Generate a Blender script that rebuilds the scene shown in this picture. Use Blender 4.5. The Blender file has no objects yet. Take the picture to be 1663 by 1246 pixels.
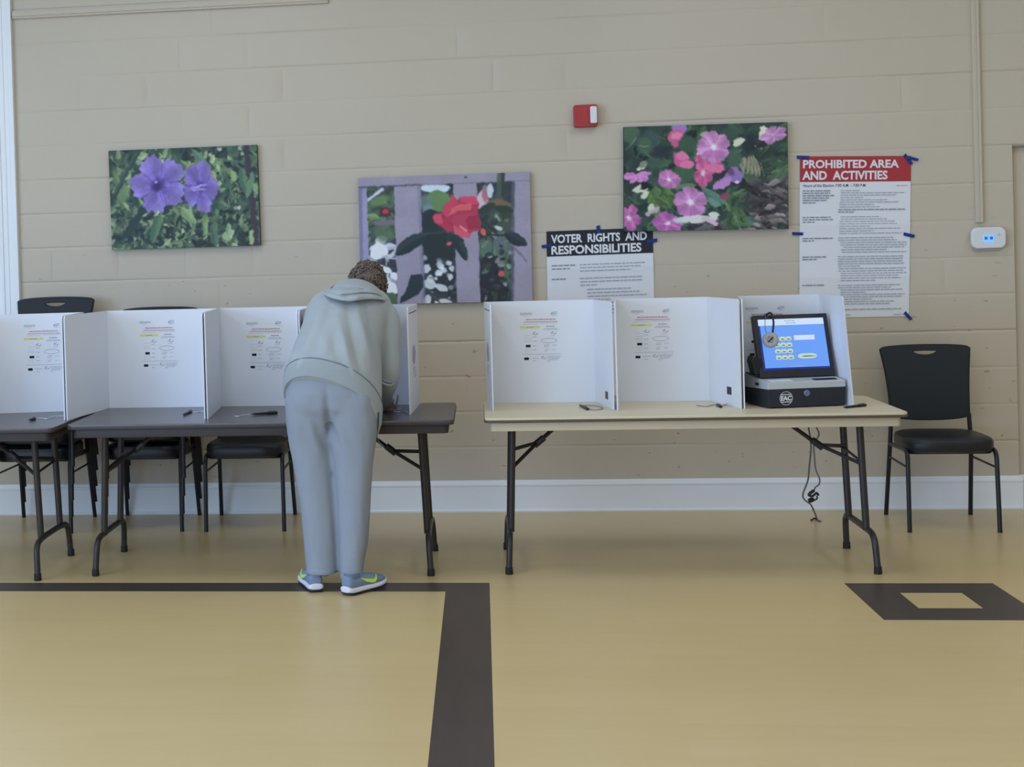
import bpy, bmesh, math, random
import numpy as np
from mathutils import Vector, Matrix, noise

# ------------------------------------------------------------------ camera, world, light, exposure
SC = bpy.context.scene
COL = SC.collection
W, H = 1663, 1246
F, YAW, PITCH, ROLL = 2298.418, 0.1247353, 0.0145296, 0.0291510
PX, PY, CZ, CD = 492.718, 447.027, 1.51207, 8.19667
CAMPOS = Vector((0, -CD, CZ))
_fw = Vector((-math.sin(YAW) * math.cos(PITCH), math.cos(YAW) * math.cos(PITCH), -math.sin(PITCH)))
_r0 = Vector((math.cos(YAW), math.sin(YAW), 0))
_u0 = _r0.cross(_fw)
CR = _r0 * math.cos(ROLL) - _u0 * math.sin(ROLL)
CU = _r0 * math.sin(ROLL) + _u0 * math.cos(ROLL)
cam = bpy.data.cameras.new('camera')
camo = bpy.data.objects.new('camera', cam)
COL.objects.link(camo)
camo.matrix_world = Matrix(((CR.x, CU.x, -_fw.x, CAMPOS.x), (CR.y, CU.y, -_fw.y, CAMPOS.y),
                            (CR.z, CU.z, -_fw.z, CAMPOS.z), (0, 0, 0, 1)))
cam.sensor_fit = 'HORIZONTAL'
cam.sensor_width = 36
cam.lens = F / W * 36
cam.shift_x = (W / 2 - PX) / W
cam.shift_y = -(H / 2 - PY) / W
cam.clip_start = 0.05
SC.camera = camo

wd = bpy.data.worlds.new('world')
SC.world = wd
wd.use_nodes = True
wd.node_tree.nodes['Background'].inputs[0].default_value = (0.55, 0.75, 1.0, 1)
wd.node_tree.nodes['Background'].inputs[1].default_value = 1.0

SC.view_settings.view_transform = 'Standard'
SC.view_settings.look = 'None'
SC.view_settings.exposure = 0.0
SC.view_settings.gamma = 1
SC.view_settings.use_curve_mapping = False

CEIL = 3.7
def area_light(name, loc, rot, sx, sy, power, color):
    l = bpy.data.lights.new(name, 'AREA')
    l.shape = 'RECTANGLE'; l.size = sx; l.size_y = sy; l.energy = power; l.color = color
    o = bpy.data.objects.new(name, l); COL.objects.link(o)
    o.location = loc; o.rotation_euler = rot
    return o
# fluorescent troffers in the ceiling
TROFFERS = [(x, y) for y in (-1.9, -4.6, -7.3, -10.0) for x in (-4.2, -1.4, 1.4, 4.2)]
for (x, y) in TROFFERS:
    area_light('ceiling_lamp', (x, y, CEIL - 0.02), (0, 0, 0), 0.6, 1.2, 12.8, (0.88, 0.97, 1.10))
# daylight from the windows along the left side and behind the camera
area_light('window_daylight', (-6.4, -8.3, 1.9), (0, math.radians(-90), 0), 2.2, 7.0, 350, (0.44, 0.73, 1.28))
area_light('window_daylight', (-3.0, -12.6, 1.9), (math.radians(90), 0, 0), 6.5, 2.2, 142, (0.58, 0.79, 1.16))

# ------------------------------------------------------------------ helpers
def at(u, v, ax, val):
    """point of the plane axis=val that is seen at photo pixel (u, v)"""
    d = CR * (u - PX) - CU * (v - PY) + _fw * F
    return CAMPOS + d * ((val - CAMPOS[ax]) / d[ax])
def ppm(Y):
    return F / ((CD + Y) * math.cos(YAW) + 0.06)

def lin(c):
    return tuple((x / 12.92 if x <= 0.04045 else ((x + 0.055) / 1.055) ** 2.4) for x in c)
def rgb(r, g, b):
    return lin((r / 255, g / 255, b / 255))

MATS = {}
def mat(name, col, rough=0.6, spec=0.4, metal=0.0, var=0.0, vscale=8.0, bump=0.0, bscale=60.0, coat=0.0, stretch=None, emit=None, estr=0.0):
    if name in MATS: return MATS[name]
    m = bpy.data.materials.new(name); m.use_nodes = True
    nt = m.node_tree; b = nt.nodes['Principled BSDF']
    b.inputs['Base Color'].default_value = (*col, 1)
    b.inputs['Roughness'].default_value = rough
    b.inputs['Specular IOR Level'].default_value = spec
    b.inputs['Metallic'].default_value = metal
    b.inputs['Coat Weight'].default_value = coat
    tc = nt.nodes.new('ShaderNodeTexCoord')
    src = tc.outputs['Object']
    if stretch:
        mp = nt.nodes.new('ShaderNodeMapping'); mp.inputs['Scale'].default_value = stretch
        nt.links.new(src, mp.inputs[0]); src = mp.outputs[0]
    if var:
        n = nt.nodes.new('ShaderNodeTexNoise'); n.inputs['Scale'].default_value = vscale; n.inputs['Detail'].default_value = 4
        nt.links.new(src, n.inputs[0])
        mx = nt.nodes.new('ShaderNodeMix'); mx.data_type = 'RGBA'
        mx.inputs[6].default_value = (*[max(0, c * (1 - var)) for c in col], 1)
        mx.inputs[7].default_value = (*[min(1, c * (1 + var)) for c in col], 1)
        nt.links.new(n.outputs[0], mx.inputs[0]); nt.links.new(mx.outputs[2], b.inputs['Base Color'])
    if bump:
        n2 = nt.nodes.new('ShaderNodeTexNoise'); n2.inputs['Scale'].default_value = bscale; n2.inputs['Detail'].default_value = 5
        nt.links.new(src, n2.inputs[0])
        bp = nt.nodes.new('ShaderNodeBump'); bp.inputs['Strength'].default_value = bump; bp.inputs['Distance'].default_value = 0.005
        nt.links.new(n2.outputs[0], bp.inputs['Height']); nt.links.new(bp.outputs[0], b.inputs['Normal'])
    if emit:
        b.inputs['Emission Color'].default_value = (*emit, 1); b.inputs['Emission Strength'].default_value = estr
    MATS[name] = m
    return m

class MB:
    """collects shapes into one mesh"""
    def __init__(s): s.v = []; s.f = []; s.m = []; s.mi = 0
    def add(s, vs, fs):
        o = len(s.v); s.v += [tuple(p) for p in vs]
        for f in fs: s.f.append([i + o for i in f]); s.m.append(s.mi)
        return s
    def box(s, x0, x1, y0, y1, z0, z1):
        vs = [(x, y, z) for z in (z0, z1) for y in (y0, y1) for x in (x0, x1)]
        return s.add(vs, [(0, 2, 3, 1), (4, 5, 7, 6), (0, 1, 5, 4), (2, 6, 7, 3), (0, 4, 6, 2), (1, 3, 7, 5)])
    def hexa(s, a, b):
        """a, b: two quads of points (front and back loop)"""
        vs = list(a) + list(b)
        return s.add(vs, [(0, 1, 2, 3), (7, 6, 5, 4), (0, 4, 5, 1), (1, 5, 6, 2), (2, 6, 7, 3), (3, 7, 4, 0)])
    def quad(s, a, b, c, d): return s.add([a, b, c, d], [(0, 1, 2, 3)])
    def rings(s, rings, closed=True, cap=True):
        n = len(rings[0]); vs = [p for r in rings for p in r]; fs = []
        for i in range(len(rings) - 1):
            for j in range(n if closed else n - 1):
                k = (j + 1) % n
                fs.append((i * n + j, i * n + k, (i + 1) * n + k, (i + 1) * n + j))
        if cap and closed:
            fs.append(tuple(range(n - 1, -1, -1))); fs.append(tuple((len(rings) - 1) * n + j for j in range(n)))
        return s.add(vs, fs)
    def tube(s, pts, r, n=10, cap=True, flat=1.0):
        P = [Vector(p) for p in pts]; R = r if isinstance(r, (list, tuple)) else [r] * len(P)
        rings = []; t0 = (P[1] - P[0]).normalized()
        a = t0.orthogonal().normalized() if abs(t0.z) > 0.9 else t0.cross(Vector((0, 0, 1))).normalized()
        for i, p in enumerate(P):
            if i == 0: t = P[1] - P[0]
            elif i == len(P) - 1: t = P[-1] - P[-2]
            else: t = (P[i + 1] - P[i]).normalized() + (P[i] - P[i - 1]).normalized()
            t = t.normalized()
            a = (a - t * a.dot(t)).normalized(); b = t.cross(a)
            rings.append([p + (a * math.cos(q) + b * math.sin(q) * flat) * R[i] for q in [2 * math.pi * k / n for k in range(n)]])
        return s.rings(rings, True, cap)
    def ellipsoid(s, c, rx, ry, rz, n=16, m=10, M=None):
        c = Vector(c); rings = []
        for i in range(m + 1):
            t = math.pi * (i + 0.02) / (m + 0.04)
            rr = []
            for k in range(n):
                q = 2 * math.pi * k / n
                d = Vector((rx * math.sin(t) * math.cos(q), ry * math.sin(t) * math.sin(q), -rz * math.cos(t)))
                if M: d = M @ d
                rr.append(c + d)
            rings.append(rr)
        return s.rings(rings)
    def lathe(s, c, axis, prof, n=24):
        """prof: list of (radius, height along axis)"""
        c = Vector(c); ax = Vector(axis).normalized(); a = ax.orthogonal().normalized(); b = ax.cross(a)
        return s.rings([[c + ax * h + (a * math.cos(q) + b * math.sin(q)) * r for q in [2 * math.pi * k / n for k in range(n)]] for r, h in prof])
    def build(s, name, mats, parent=None, smooth=False, bevel=0.0, segs=2, loc=None):
        me = bpy.data.meshes.new(name); me.from_pydata(s.v, [], s.f)
        o = bpy.data.objects.new(name, me); COL.objects.link(o)
        if not isinstance(mats, (list, tuple)): mats = [mats]
        for m in mats: me.materials.append(m)
        me.polygons.foreach_set('material_index', s.m)
        bm = bmesh.new(); bm.from_mesh(me); bmesh.ops.recalc_face_normals(bm, faces=bm.faces); bm.to_mesh(me); bm.free()
        finish(o, smooth, bevel, segs)
        if parent: attach(o, parent)
        return o
def attach(o, parent):
    o.parent = parent
    if parent.type == 'EMPTY':
        o.matrix_parent_inverse = (Matrix.Translation(parent.location) @ Matrix.Rotation(parent.rotation_euler[2], 4, 'Z')).inverted()
def finish(o, smooth=False, bevel=0.0, segs=2):
    me = o.data
    if smooth:
        me.polygons.foreach_set('use_smooth', [True] * len(me.polygons))
        if smooth != 'all':
            try: me.set_sharp_from_angle(angle=math.radians(40))
            except Exception: pass
    if bevel:
        b = o.modifiers.new('bevel', 'BEVEL'); b.width = bevel; b.segments = segs; b.limit_method = 'ANGLE'; b.angle_limit = math.radians(35)

def tag(o, label, cat, group=None):
    o['label'] = label; o['category'] = cat
    if group: o['group'] = group
    return o
def thing(name, label, cat, loc=(0, 0, 0), rz=0, group=None):
    o = bpy.data.objects.new(name, None); COL.objects.link(o)
    o.location = loc; o.rotation_euler = (0, 0, rz); o.empty_display_size = 0.1
    return tag(o, label, cat, group)
def struct(o): o['kind'] = 'structure'; return o
def dup(root, loc, rz, label, group=None, name=None):
    r = root.copy(); COL.objects.link(r); r.location = loc; r.rotation_euler = (0, 0, rz); r['label'] = label
    if group: r['group'] = group
    for ch in list(root.children):
        c = ch.copy(); COL.objects.link(c); c.parent = r
        for g in list(ch.children):
            d = g.copy(); COL.objects.link(d); d.parent = c
    return r
def evaluated_mesh(o):
    dg = bpy.context.evaluated_depsgraph_get()
    me = bpy.data.meshes.new_from_object(o.evaluated_get(dg))
    return me
def bake(o):
    """replace object's mesh with its modified mesh"""
    me = evaluated_mesh(o); mats = list(o.data.materials)
    o.modifiers.clear(); o.data = me
    if not me.materials:
        for m in mats: me.materials.append(m)
    return o
def remesh(o, voxel, smooth_it=6, fac=0.5):
    r = o.modifiers.new('r', 'REMESH'); r.mode = 'VOXEL'; r.voxel_size = voxel; r.use_smooth_shade = True
    if smooth_it:
        s = o.modifiers.new('s', 'SMOOTH'); s.iterations = smooth_it; s.factor = fac
    bake(o); o.data.polygons.foreach_set('use_smooth', [True] * len(o.data.polygons))
    return o
def outline_mesh(name, splines, depth, bevel=0.0):
    """flat shape with holes, extruded: mesh in the local XY plane, z from -depth/2 to depth/2"""
    cu = bpy.data.curves.new(name, 'CURVE'); cu.dimensions = '2D'; cu.fill_mode = 'BOTH'
    cu.extrude = max(0, depth / 2 - bevel); cu.bevel_depth = bevel; cu.bevel_resolution = 2
    for pts in splines:
        sp = cu.splines.new('POLY'); sp.points.add(len(pts) - 1); sp.use_cyclic_u = True
        for q, p in zip(sp.points, pts): q.co = (p[0], p[1], 0, 1)
    o = bpy.data.objects.new(name, cu); COL.objects.link(o)
    me = evaluated_mesh(o); bpy.data.objects.remove(o); bpy.data.curves.remove(cu)
    return me
def mesh_obj(name, me, mats, parent=None):
    o = bpy.data.objects.new(name, me); COL.objects.link(o)
    me.materials.clear()
    for m in (mats if isinstance(mats, (list, tuple)) else [mats]): me.materials.append(m)
    if parent: attach(o, parent)
    return o
def text_data(txt, offset=0.0, shear=0.0, spacing=1.0):
    cu = bpy.data.curves.new('t', 'FONT'); cu.body = txt; cu.size = 1; cu.offset = offset; cu.shear = shear; cu.space_character = spacing
    cu.resolution_u = 3
    o = bpy.data.objects.new('t', cu); COL.objects.link(o)
    me = evaluated_mesh(o); bpy.data.objects.remove(o); bpy.data.curves.remove(cu)
    V = np.array([v.co[:] for v in me.vertices]); Fs = [list(p.vertices) for p in me.polygons]
    bpy.data.meshes.remove(me)
    lo = V.min(0); hi = V.max(0)
    V = (V[:, :2] - lo[:2]) / (hi[:2] - lo[:2])
    return V, Fs
class Quad:
    """a four cornered sheet: (u right, v down) -> point, lifted d towards the viewer"""
    def __init__(s, tl, tr, br, bl):
        s.c = [Vector(p) for p in (tl, tr, br, bl)]
        s.n = (s.c[3] - s.c[0]).cross(s.c[1] - s.c[0]).normalized()
    def __call__(s, u, v, d=0.0):
        a, b, c, e = s.c
        return a * (1 - u) * (1 - v) + b * u * (1 - v) + c * u * v + e * (1 - u) * v + s.n * d
    def text(s, mb, txt, u0, v0, u1, v1, d, offset=0.0, shear=0.0, spacing=1.0):
        V, Fs = text_data(txt, offset, shear, spacing)
        mb.add([s(u0 + (u1 - u0) * p[0], v1 - (v1 - v0) * p[1], d) for p in V], Fs)
    def rect(s, mb, u0, v0, u1, v1, d):
        mb.quad(s(u0, v0, d), s(u0, v1, d), s(u1, v1, d), s(u1, v0, d))
    def words(s, mb, u0, u1, v, h, d, rnd, wmin=0.02, wmax=0.07, gap=0.008):
        """an illegible line of small print: one dash for each word"""
        u = u0
        while u < u1 - wmin * 0.5:
            w = min(rnd.uniform(wmin, wmax), u1 - u)
            s.rect(mb, u, v - h / 2, u + w, v + h / 2, d); u += w + gap
def spline(pts, n=6):
    P = [Vector(p) for p in pts]; out = []
    for i in range(len(P) - 1):
        p0 = P[max(0, i - 1)]; p1 = P[i]; p2 = P[i + 1]; p3 = P[min(len(P) - 1, i + 2)]
        for k in range(n):
            t = k / n
            out.append(0.5 * ((2 * p1) + (p2 - p0) * t + (2 * p0 - 5 * p1 + 4 * p2 - p3) * t * t + (3 * p1 - p0 - 3 * p2 + p3) * t ** 3))
    out.append(P[-1]); return out
def bend(pts, r=0.03, n=5):
    """polyline with rounded corners"""
    P = [Vector(p) for p in pts]; out = [P[0]]
    for i in range(1, len(P) - 1):
        a = (P[i - 1] - P[i]); b = (P[i + 1] - P[i]); q = min(r, a.length * 0.45, b.length * 0.45)
        a = P[i] + a.normalized() * q; b = P[i] + b.normalized() * q
        for k in range(n + 1):
            t = k / n; out.append(a * (1 - t) ** 2 + P[i] * 2 * t * (1 - t) + b * t * t)
    out.append(P[-1]); return out

# ------------------------------------------------------------------ materials
M_white = mat('white_trim_paint', (0.88, 0.89, 0.88), 0.45, var=0.03, vscale=5)
M_board = mat('white_foam_board', (0.77, 0.775, 0.80), 0.5, spec=0.3, var=0.015, vscale=3)
M_paper = mat('white_paper', (0.80, 0.80, 0.81), 0.6, spec=0.2)
M_black_metal = mat('brown_black_tube', rgb(52, 46, 44), 0.4, var=0.2, vscale=30)
M_chair_metal = mat('black_tube', rgb(30, 31, 35), 0.35)
M_vinyl = mat('black_vinyl', rgb(25, 28, 33), 0.38, spec=0.45, bump=0.15, bscale=250)
M_vinyl_back = mat('black_vinyl_back', rgb(28, 33, 39), 0.5, spec=0.35, bump=0.15, bscale=250)
M_dark_top = mat('dark_brown_laminate', rgb(84, 78, 78), 0.27, spec=0.6, var=0.12, vscale=25)
M_dark_edge = mat('dark_brown_edge', rgb(60, 52, 50), 0.5)
M_cream_top = mat('cream_laminate', rgb(218, 203, 170), 0.4, spec=0.35, var=0.03, vscale=20)
M_cream_edge = mat('brown_vinyl_edge', rgb(92, 78, 60), 0.5)
M_cream_apron = mat('cream_apron', rgb(205, 190, 160), 0.5, var=0.05, vscale=6)
M_black = mat('black_plastic', rgb(28, 30, 34), 0.4)
M_ink = mat('black_ink', rgb(40, 42, 50), 0.7, spec=0.1)
M_ink_mid = mat('grey_ink', rgb(168, 170, 178), 0.7, spec=0.1)
M_ink_light = mat('pale_ink', rgb(185, 187, 194), 0.7, spec=0.1)
M_ink_red = mat('red_ink', rgb(198, 152, 160), 0.7, spec=0.1)
M_ink_yellow = mat('yellow_ink', rgb(222, 220, 132), 0.7, spec=0.1)
M_red_header = mat('red_header_ink', rgb(176, 62, 66), 0.6, spec=0.2)
M_black_header = mat('black_header_ink', rgb(48, 50, 56), 0.6, spec=0.2)
M_tape = mat('blue_painters_tape', rgb(38, 58, 128), 0.6, spec=0.2, bump=0.2, bscale=200)

# wall: painted block
def wall_material():
    m = bpy.data.materials.new('tan_painted_block'); m.use_nodes = True; nt = m.node_tree; b = nt.nodes['Principled BSDF']
    b.inputs['Roughness'].default_value = 0.55; b.inputs['Specular IOR Level'].default_value = 0.3
    tc = nt.nodes.new('ShaderNodeTexCoord')
    n = nt.nodes.new('ShaderNodeTexNoise'); n.inputs['Scale'].default_value = 1.3; n.inputs['Detail'].default_value = 3
    nt.links.new(tc.outputs['Object'], n.inputs[0])
    mx = nt.nodes.new('ShaderNodeMix'); mx.data_type = 'RGBA'
    mx.inputs[6].default_value = (*rgb(199, 186, 165), 1); mx.inputs[7].default_value = (*rgb(205, 193, 172), 1)
    nt.links.new(n.outputs[0], mx.inputs[0]); nt.links.new(mx.outputs[2], b.inputs['Base Color'])
    # rough grain and sparse pits
    g = nt.nodes.new('ShaderNodeTexNoise'); g.inputs['Scale'].default_value = 55; g.inputs['Detail'].default_value = 6
    nt.links.new(tc.outputs['Object'], g.inputs[0])
    mp = nt.nodes.new('ShaderNodeMapping'); mp.inputs['Scale'].default_value = (9, 9, 22)
    nt.links.new(tc.outputs['Object'], mp.inputs[0])
    p = nt.nodes.new('ShaderNodeTexNoise'); p.inputs['Scale'].default_value = 1.6; p.inputs['Detail'].default_value = 5; p.inputs['Roughness'].default_value = 0.65
    nt.links.new(mp.outputs[0], p.inputs[0])
    rp = nt.nodes.new('ShaderNodeMapRange'); rp.inputs[1].default_value = 0.29; rp.inputs[2].default_value = 0.35
    nt.links.new(p.outputs[0], rp.inputs[0])
    # the pits are open low on the wall where the paint is thinner
    sx = nt.nodes.new('ShaderNodeSeparateXYZ'); nt.links.new(tc.outputs['Object'], sx.inputs[0])
    hz = nt.nodes.new('ShaderNodeMapRange'); hz.inputs[1].default_value = 1.0; hz.inputs[2].default_value = 2.2; hz.inputs[3].default_value = 1.0; hz.inputs[4].default_value = 0.12
    nt.links.new(sx.outputs[2], hz.inputs[0])
    b1 = nt.nodes.new('ShaderNodeBump'); b1.inputs['Strength'].default_value = 0.22; b1.inputs['Distance'].default_value = 0.004
    nt.links.new(g.outputs[0], b1.inputs['Height'])
    b2 = nt.nodes.new('ShaderNodeBump'); b2.inputs['Distance'].default_value = 0.004
    nt.links.new(hz.outputs[0], b2.inputs['Strength']); nt.links.new(rp.outputs[0], b2.inputs['Height']); nt.links.new(b1.outputs[0], b2.inputs['Normal'])
    nt.links.new(b2.outputs[0], b.inputs['Normal'])
    return m
M_wall = wall_material()
M_wall_plain = mat('tan_wall_paint', rgb(202, 189, 168), 0.55, spec=0.3, bump=0.15, bscale=80)

def floor_material(name, c0, c1, dark=False):
    m = bpy.data.materials.new(name); m.use_nodes = True; nt = m.node_tree; b = nt.nodes['Principled BSDF']
    b.inputs['Roughness'].default_value = 0.3 if not dark else 0.38; b.inputs['Specular IOR Level'].default_value = 0.4
    tc = nt.nodes.new('ShaderNodeTexCoord')
    br = nt.nodes.new('ShaderNodeTexBrick'); br.offset = 0.37
    br.inputs['Color1'].default_value = (0.25, 0.25, 0.25, 1); br.inputs['Color2'].default_value = (0.75, 0.75, 0.75, 1); br.inputs['Mortar'].default_value = (0.1, 0.1, 0.1, 1)
    br.inputs['Scale'].default_value = 1.0; br.inputs['Mortar Size'].default_value = 0.0012; br.inputs['Mortar Smooth'].default_value = 0.2
    br.inputs['Brick Width'].default_value = 0.92; br.inputs['Row Height'].default_value = 0.152
    mp0 = nt.nodes.new('ShaderNodeMapping')
    if dark: mp0.inputs['Rotation'].default_value = (0, 0, math.radians(90))
    nt.links.new(tc.outputs['Object'], mp0.inputs[0]); nt.links.new(mp0.outputs[0], br.inputs[0])
    mp = nt.nodes.new('ShaderNodeMapping'); mp.inputs['Scale'].default_value = (10, 1.2, 1) if dark else (1.2, 10, 1)
    nt.links.new(tc.outputs['Object'], mp.inputs[0])
    n = nt.nodes.new('ShaderNodeTexNoise'); n.inputs['Scale'].default_value = 2.0; n.inputs['Detail'].default_value = 6; n.inputs['Distortion'].default_value = 0.6
    nt.links.new(mp.outputs[0], n.inputs[0])
    ad = nt.nodes.new('ShaderNodeMix'); ad.data_type = 'RGBA'; ad.inputs[0].default_value = 0.6
    nt.links.new(br.outputs[0], ad.inputs[6]); nt.links.new(n.outputs[1] if False else n.outputs[0], ad.inputs[7])
    mx = nt.nodes.new('ShaderNodeMix'); mx.data_type = 'RGBA'
    mx.inputs[6].default_value = (*c0, 1); mx.inputs[7].default_value = (*c1, 1)
    nt.links.new(ad.outputs[2], mx.inputs[0]); nt.links.new(mx.outputs[2], b.inputs['Base Color'])
    return m
M_floor = floor_material('pale_maple_vinyl_plank', rgb(204, 178, 124), rgb(217, 191, 139))
M_floor_dark = floor_material('dark_walnut_vinyl_plank', rgb(56, 48, 44), rgb(84, 72, 64), True)

# ------------------------------------------------------------------ room shell
XL, XR, YF = -6.5, 6.5, -12.8
XN, ZN = 2.909, 1.992                        # recess at the right end of the back wall
COURSE, ZOFF = 0.2032, 0.0316
rnd = random.Random(7)
def block_wall():
    mb = MB()
    k = 0
    while True:
        za, zb = k * COURSE - ZOFF, (k + 1) * COURSE - ZOFF
        if za > CEIL: break
        za = max(za, -0.0); zb = min(zb, CEIL)
        xs_end = XN if zb <= ZN + 0.05 else XR
        z_hi = zb
        # joints of this course
        off = 0.2032 if k % 2 else 0.0
        heads = [-6.5 + off + 0.4064 * i + 0.10 for i in range(34)]
        hd = {}
        xs = set()
        x = XL
        while x < xs_end: xs.add(round(x, 4)); x += 0.09
        xs.add(xs_end)
        for hx in heads:
            if XL + 0.02 < hx < xs_end - 0.02:
                d = 0.0035 * max(0.0, rnd.uniform(-0.9, 1.0)) if zb > 1.0 else 0.0025 * max(0.0, rnd.uniform(-1.5, 1.0))
                for q in (-0.006, 0.006): xs.add(round(hx + q, 4))
                xs.add(round(hx, 4)); hd[round(hx, 4)] = d
        xs = sorted(xs)
        rows = []
        def joint(x, kk):
            s = 0.55 + 0.9 * noise.noise((x * 0.9, kk * 3.1, 1.7)) + 0.35 * noise.noise((x * 4.0, kk * 3.1, 5.2))
            return 0.0055 * min(1.0, max(0.06, s))
        def jz(x, kk): return 0.0022 * noise.noise((x * 2.2, kk * 5.3, 9.1))
        lo, hi = k, k + 1
        for name in (0, 1, 2, 2.5, 3, 4, 4.5, 5, 6, 7):
            row = []
            for x in xs:
                h = hd.get(x, 0.0)
                und = 0.0007 * noise.noise((x * 3, k * 2.2, 3.3))
                if name == 0: row.append((x, joint(x, lo), za + jz(x, lo)))
                elif name == 1: row.append((x, joint(x, lo) * 0.55 + und, za + 0.0035 + jz(x, lo)))
                elif name == 2: row.append((x, und, za + 0.008 + jz(x, lo)))
                elif name == 2.5: row.append((x, und + h * .5, za + 0.016))
                elif name == 4.5: row.append((x, und + h * .5, zb - 0.016))
                elif name in (3, 4): row.append((x, und + h, za + (zb - za) * (0.34 if name == 3 else 0.67)))
                elif name == 5: row.append((x, und, zb - 0.008 + jz(x, hi)))
                elif name == 6: row.append((x, joint(x, hi) * 0.55 + und, zb - 0.0035 + jz(x, hi)))
                else: row.append((x, joint(x, hi), zb + jz(x, hi)))
            rows.append(row)
        mb.rings(rows, closed=False)
        if zb > ZN > za:    # course cut by the top of the recess is rebuilt over it
            pass
        k += 1
    # solid body behind the face and the recess reveal
    mb.box(XL, XN, 0.012, 0.2, -0.02, CEIL)
    mb.box(XN - 0.0005, XR, 0.012, 0.2, ZN, CEIL)
    mb.quad((XN, 0.0, 0), (XN, 0.05, 0), (XN, 0.05, ZN), (XN, 0.0, ZN))
    mb.quad((XN, 0.0, ZN), (XN, 0.05, ZN), (XR, 0.05, ZN), (XR, 0.0, ZN))
    return mb
wb = struct(block_wall().build('wall_back', M_wall, smooth=True))
wb['label'] = 'tan painted concrete block wall'; 
struct(MB().box(XN, XR, 0.035, 0.2, -0.02, ZN).build('wall_alcove', M_wall_plain))
struct(MB().box(XL - 0.2, XL, YF, 0.2, -0.02, CEIL).build('wall_left', M_wall_plain))
struct(MB().box(XR, XR + 0.2, YF, 0.2, -0.02, CEIL).build('wall_right', M_wall_plain))
struct(MB().box(XL, XR, YF - 0.2, YF, -0.02, CEIL).build('wall_front', M_wall_plain))
struct(MB().box(XL - 0.2, XR + 0.2, YF - 0.2, 0.2, CEIL, CEIL + 0.1).build('ceiling', mat('ceiling_tile', (0.75, 0.75, 0.74), 0.8, bump=0.2, bscale=40)))

# floor: pale planks with the dark inlay laid into it
def floor_mesh():
    mb = MB()
    ya, yb = -1.752, -1.918       # strip parallel to the wall
    xa, xb = -0.194, 0.001        # strip running towards the viewer
    xq0, xq1, xq2, xq3 = 1.545, 1.731, 1.981, 2.166
    yq0, yq1, yq2, yq3 = -1.760, -1.936, -2.194, -2.381
    xs = sorted({XL, xa, xb, xq0, xq1, xq2, xq3, XR}); ys = sorted({YF, -5.9, yq3, yq2, yq1, yq0, ya, yb, 0.0})
    for i in range(len(xs) - 1):
        for j in range(len(ys) - 1):
            cx, cy = (xs[i] + xs[i + 1]) / 2, (ys[j] + ys[j + 1]) / 2
            d = (cx < xb and yb < cy < ya) or (xa < cx < xb and cy < ya and cy > -5.9)
            sq = xq0 < cx < xq3 and yq3 < cy < yq0
            if sq and not (xq1 < cx < xq2 and yq2 < cy < yq1): d = True
            mb.mi = 1 if d else 0
            mb.quad((xs[i], ys[j], 0), (xs[i + 1], ys[j], 0), (xs[i + 1], ys[j + 1], 0), (xs[i], ys[j + 1], 0))
    mb.mi = 0
    mb.box(XL, XR, YF, 0.2, -0.1, -0.002)
    return mb
struct(floor_mesh().build('floor', [M_floor, M_floor_dark]))

# baseboard with moulded top
def baseboard(x0, x1, y0, name):
    pr = [(0, 0.0), (-0.020, 0.0), (-0.022, 0.006), (-0.022, 0.012), (-0.016, 0.016), (-0.016, 0.148), (-0.019, 0.152), (-0.019, 0.160), (-0.013, 0.166), (-0.010, 0.176), (-0.006, 0.182), (0, 0.182)]
    mb = MB(); mb.rings([[(x, y0 + p[0], p[1]) for p in pr] for x in (x0, x1)])
    return struct(mb.build(name, M_white))
baseboard(XL, XN + 0.012, 0.0, 'baseboard_back')
baseboard(XN, XR, 0.036, 'baseboard_alcove')

# window at the left edge: casing, sash and pane; the sill is behind the booths
def window():
    xo = -2.735; z0, z1 = 1.10, 3.35; xi = xo - 1.4
    mb = MB()
    def casing(xa, xb, za, zb): mb.box(xa, xb, -0.022, 0.012, za, zb)
    casing(xo - 0.105, xo, z0, z1); casing(xi, xi + 0.105, z0, z1); casing(xi, xo, z1, z1 + 0.1)
    mb.box(xo - 0.028, xo, -0.032, -0.022, z0, z1); mb.box(xo - 0.105, xo - 0.09, -0.029, -0.022, z0, z1); mb.box(xo - 0.066, xo - 0.058, -0.026, -0.022, z0, z1)
    w = struct(mb.build('window_1', M_white, bevel=0.003))
    s = MB(); s.box(xi - 0.03, xo + 0.03, -0.075, 0.012, z0 - 0.035, z0); s.box(xi, xo, -0.02, 0.012, z0 - 0.12, z0 - 0.035)
    struct(s.build('window_sill', M_white, w, bevel=0.004))
    f = MB()
    for a, b, c, d in ((xi + 0.105, xi + 0.16, z0, z1), (xo - 0.16, xo - 0.105, z0, z1), (xi + 0.16, xo - 0.16, z0, z0 + 0.07), (xi + 0.16, xo - 0.16, z1 - 0.06, z1), (xi + 0.16, xo - 0.16, 2.2, 2.25)):
        f.box(a, b, -0.016, 0.011, c, d)
    struct(f.build('window_sash', M_white, w, bevel=0.003))
    g = MB().box(xi + 0.16, xo - 0.16, -0.008, -0.004, z0 + 0.07, z1 - 0.06)
    struct(g.build('window_pane', mat('daylit_glass', (0.7, 0.8, 0.9), 0.1, emit=(0.72, 0.86, 1.0), estr=1.1), w))
window()

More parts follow.
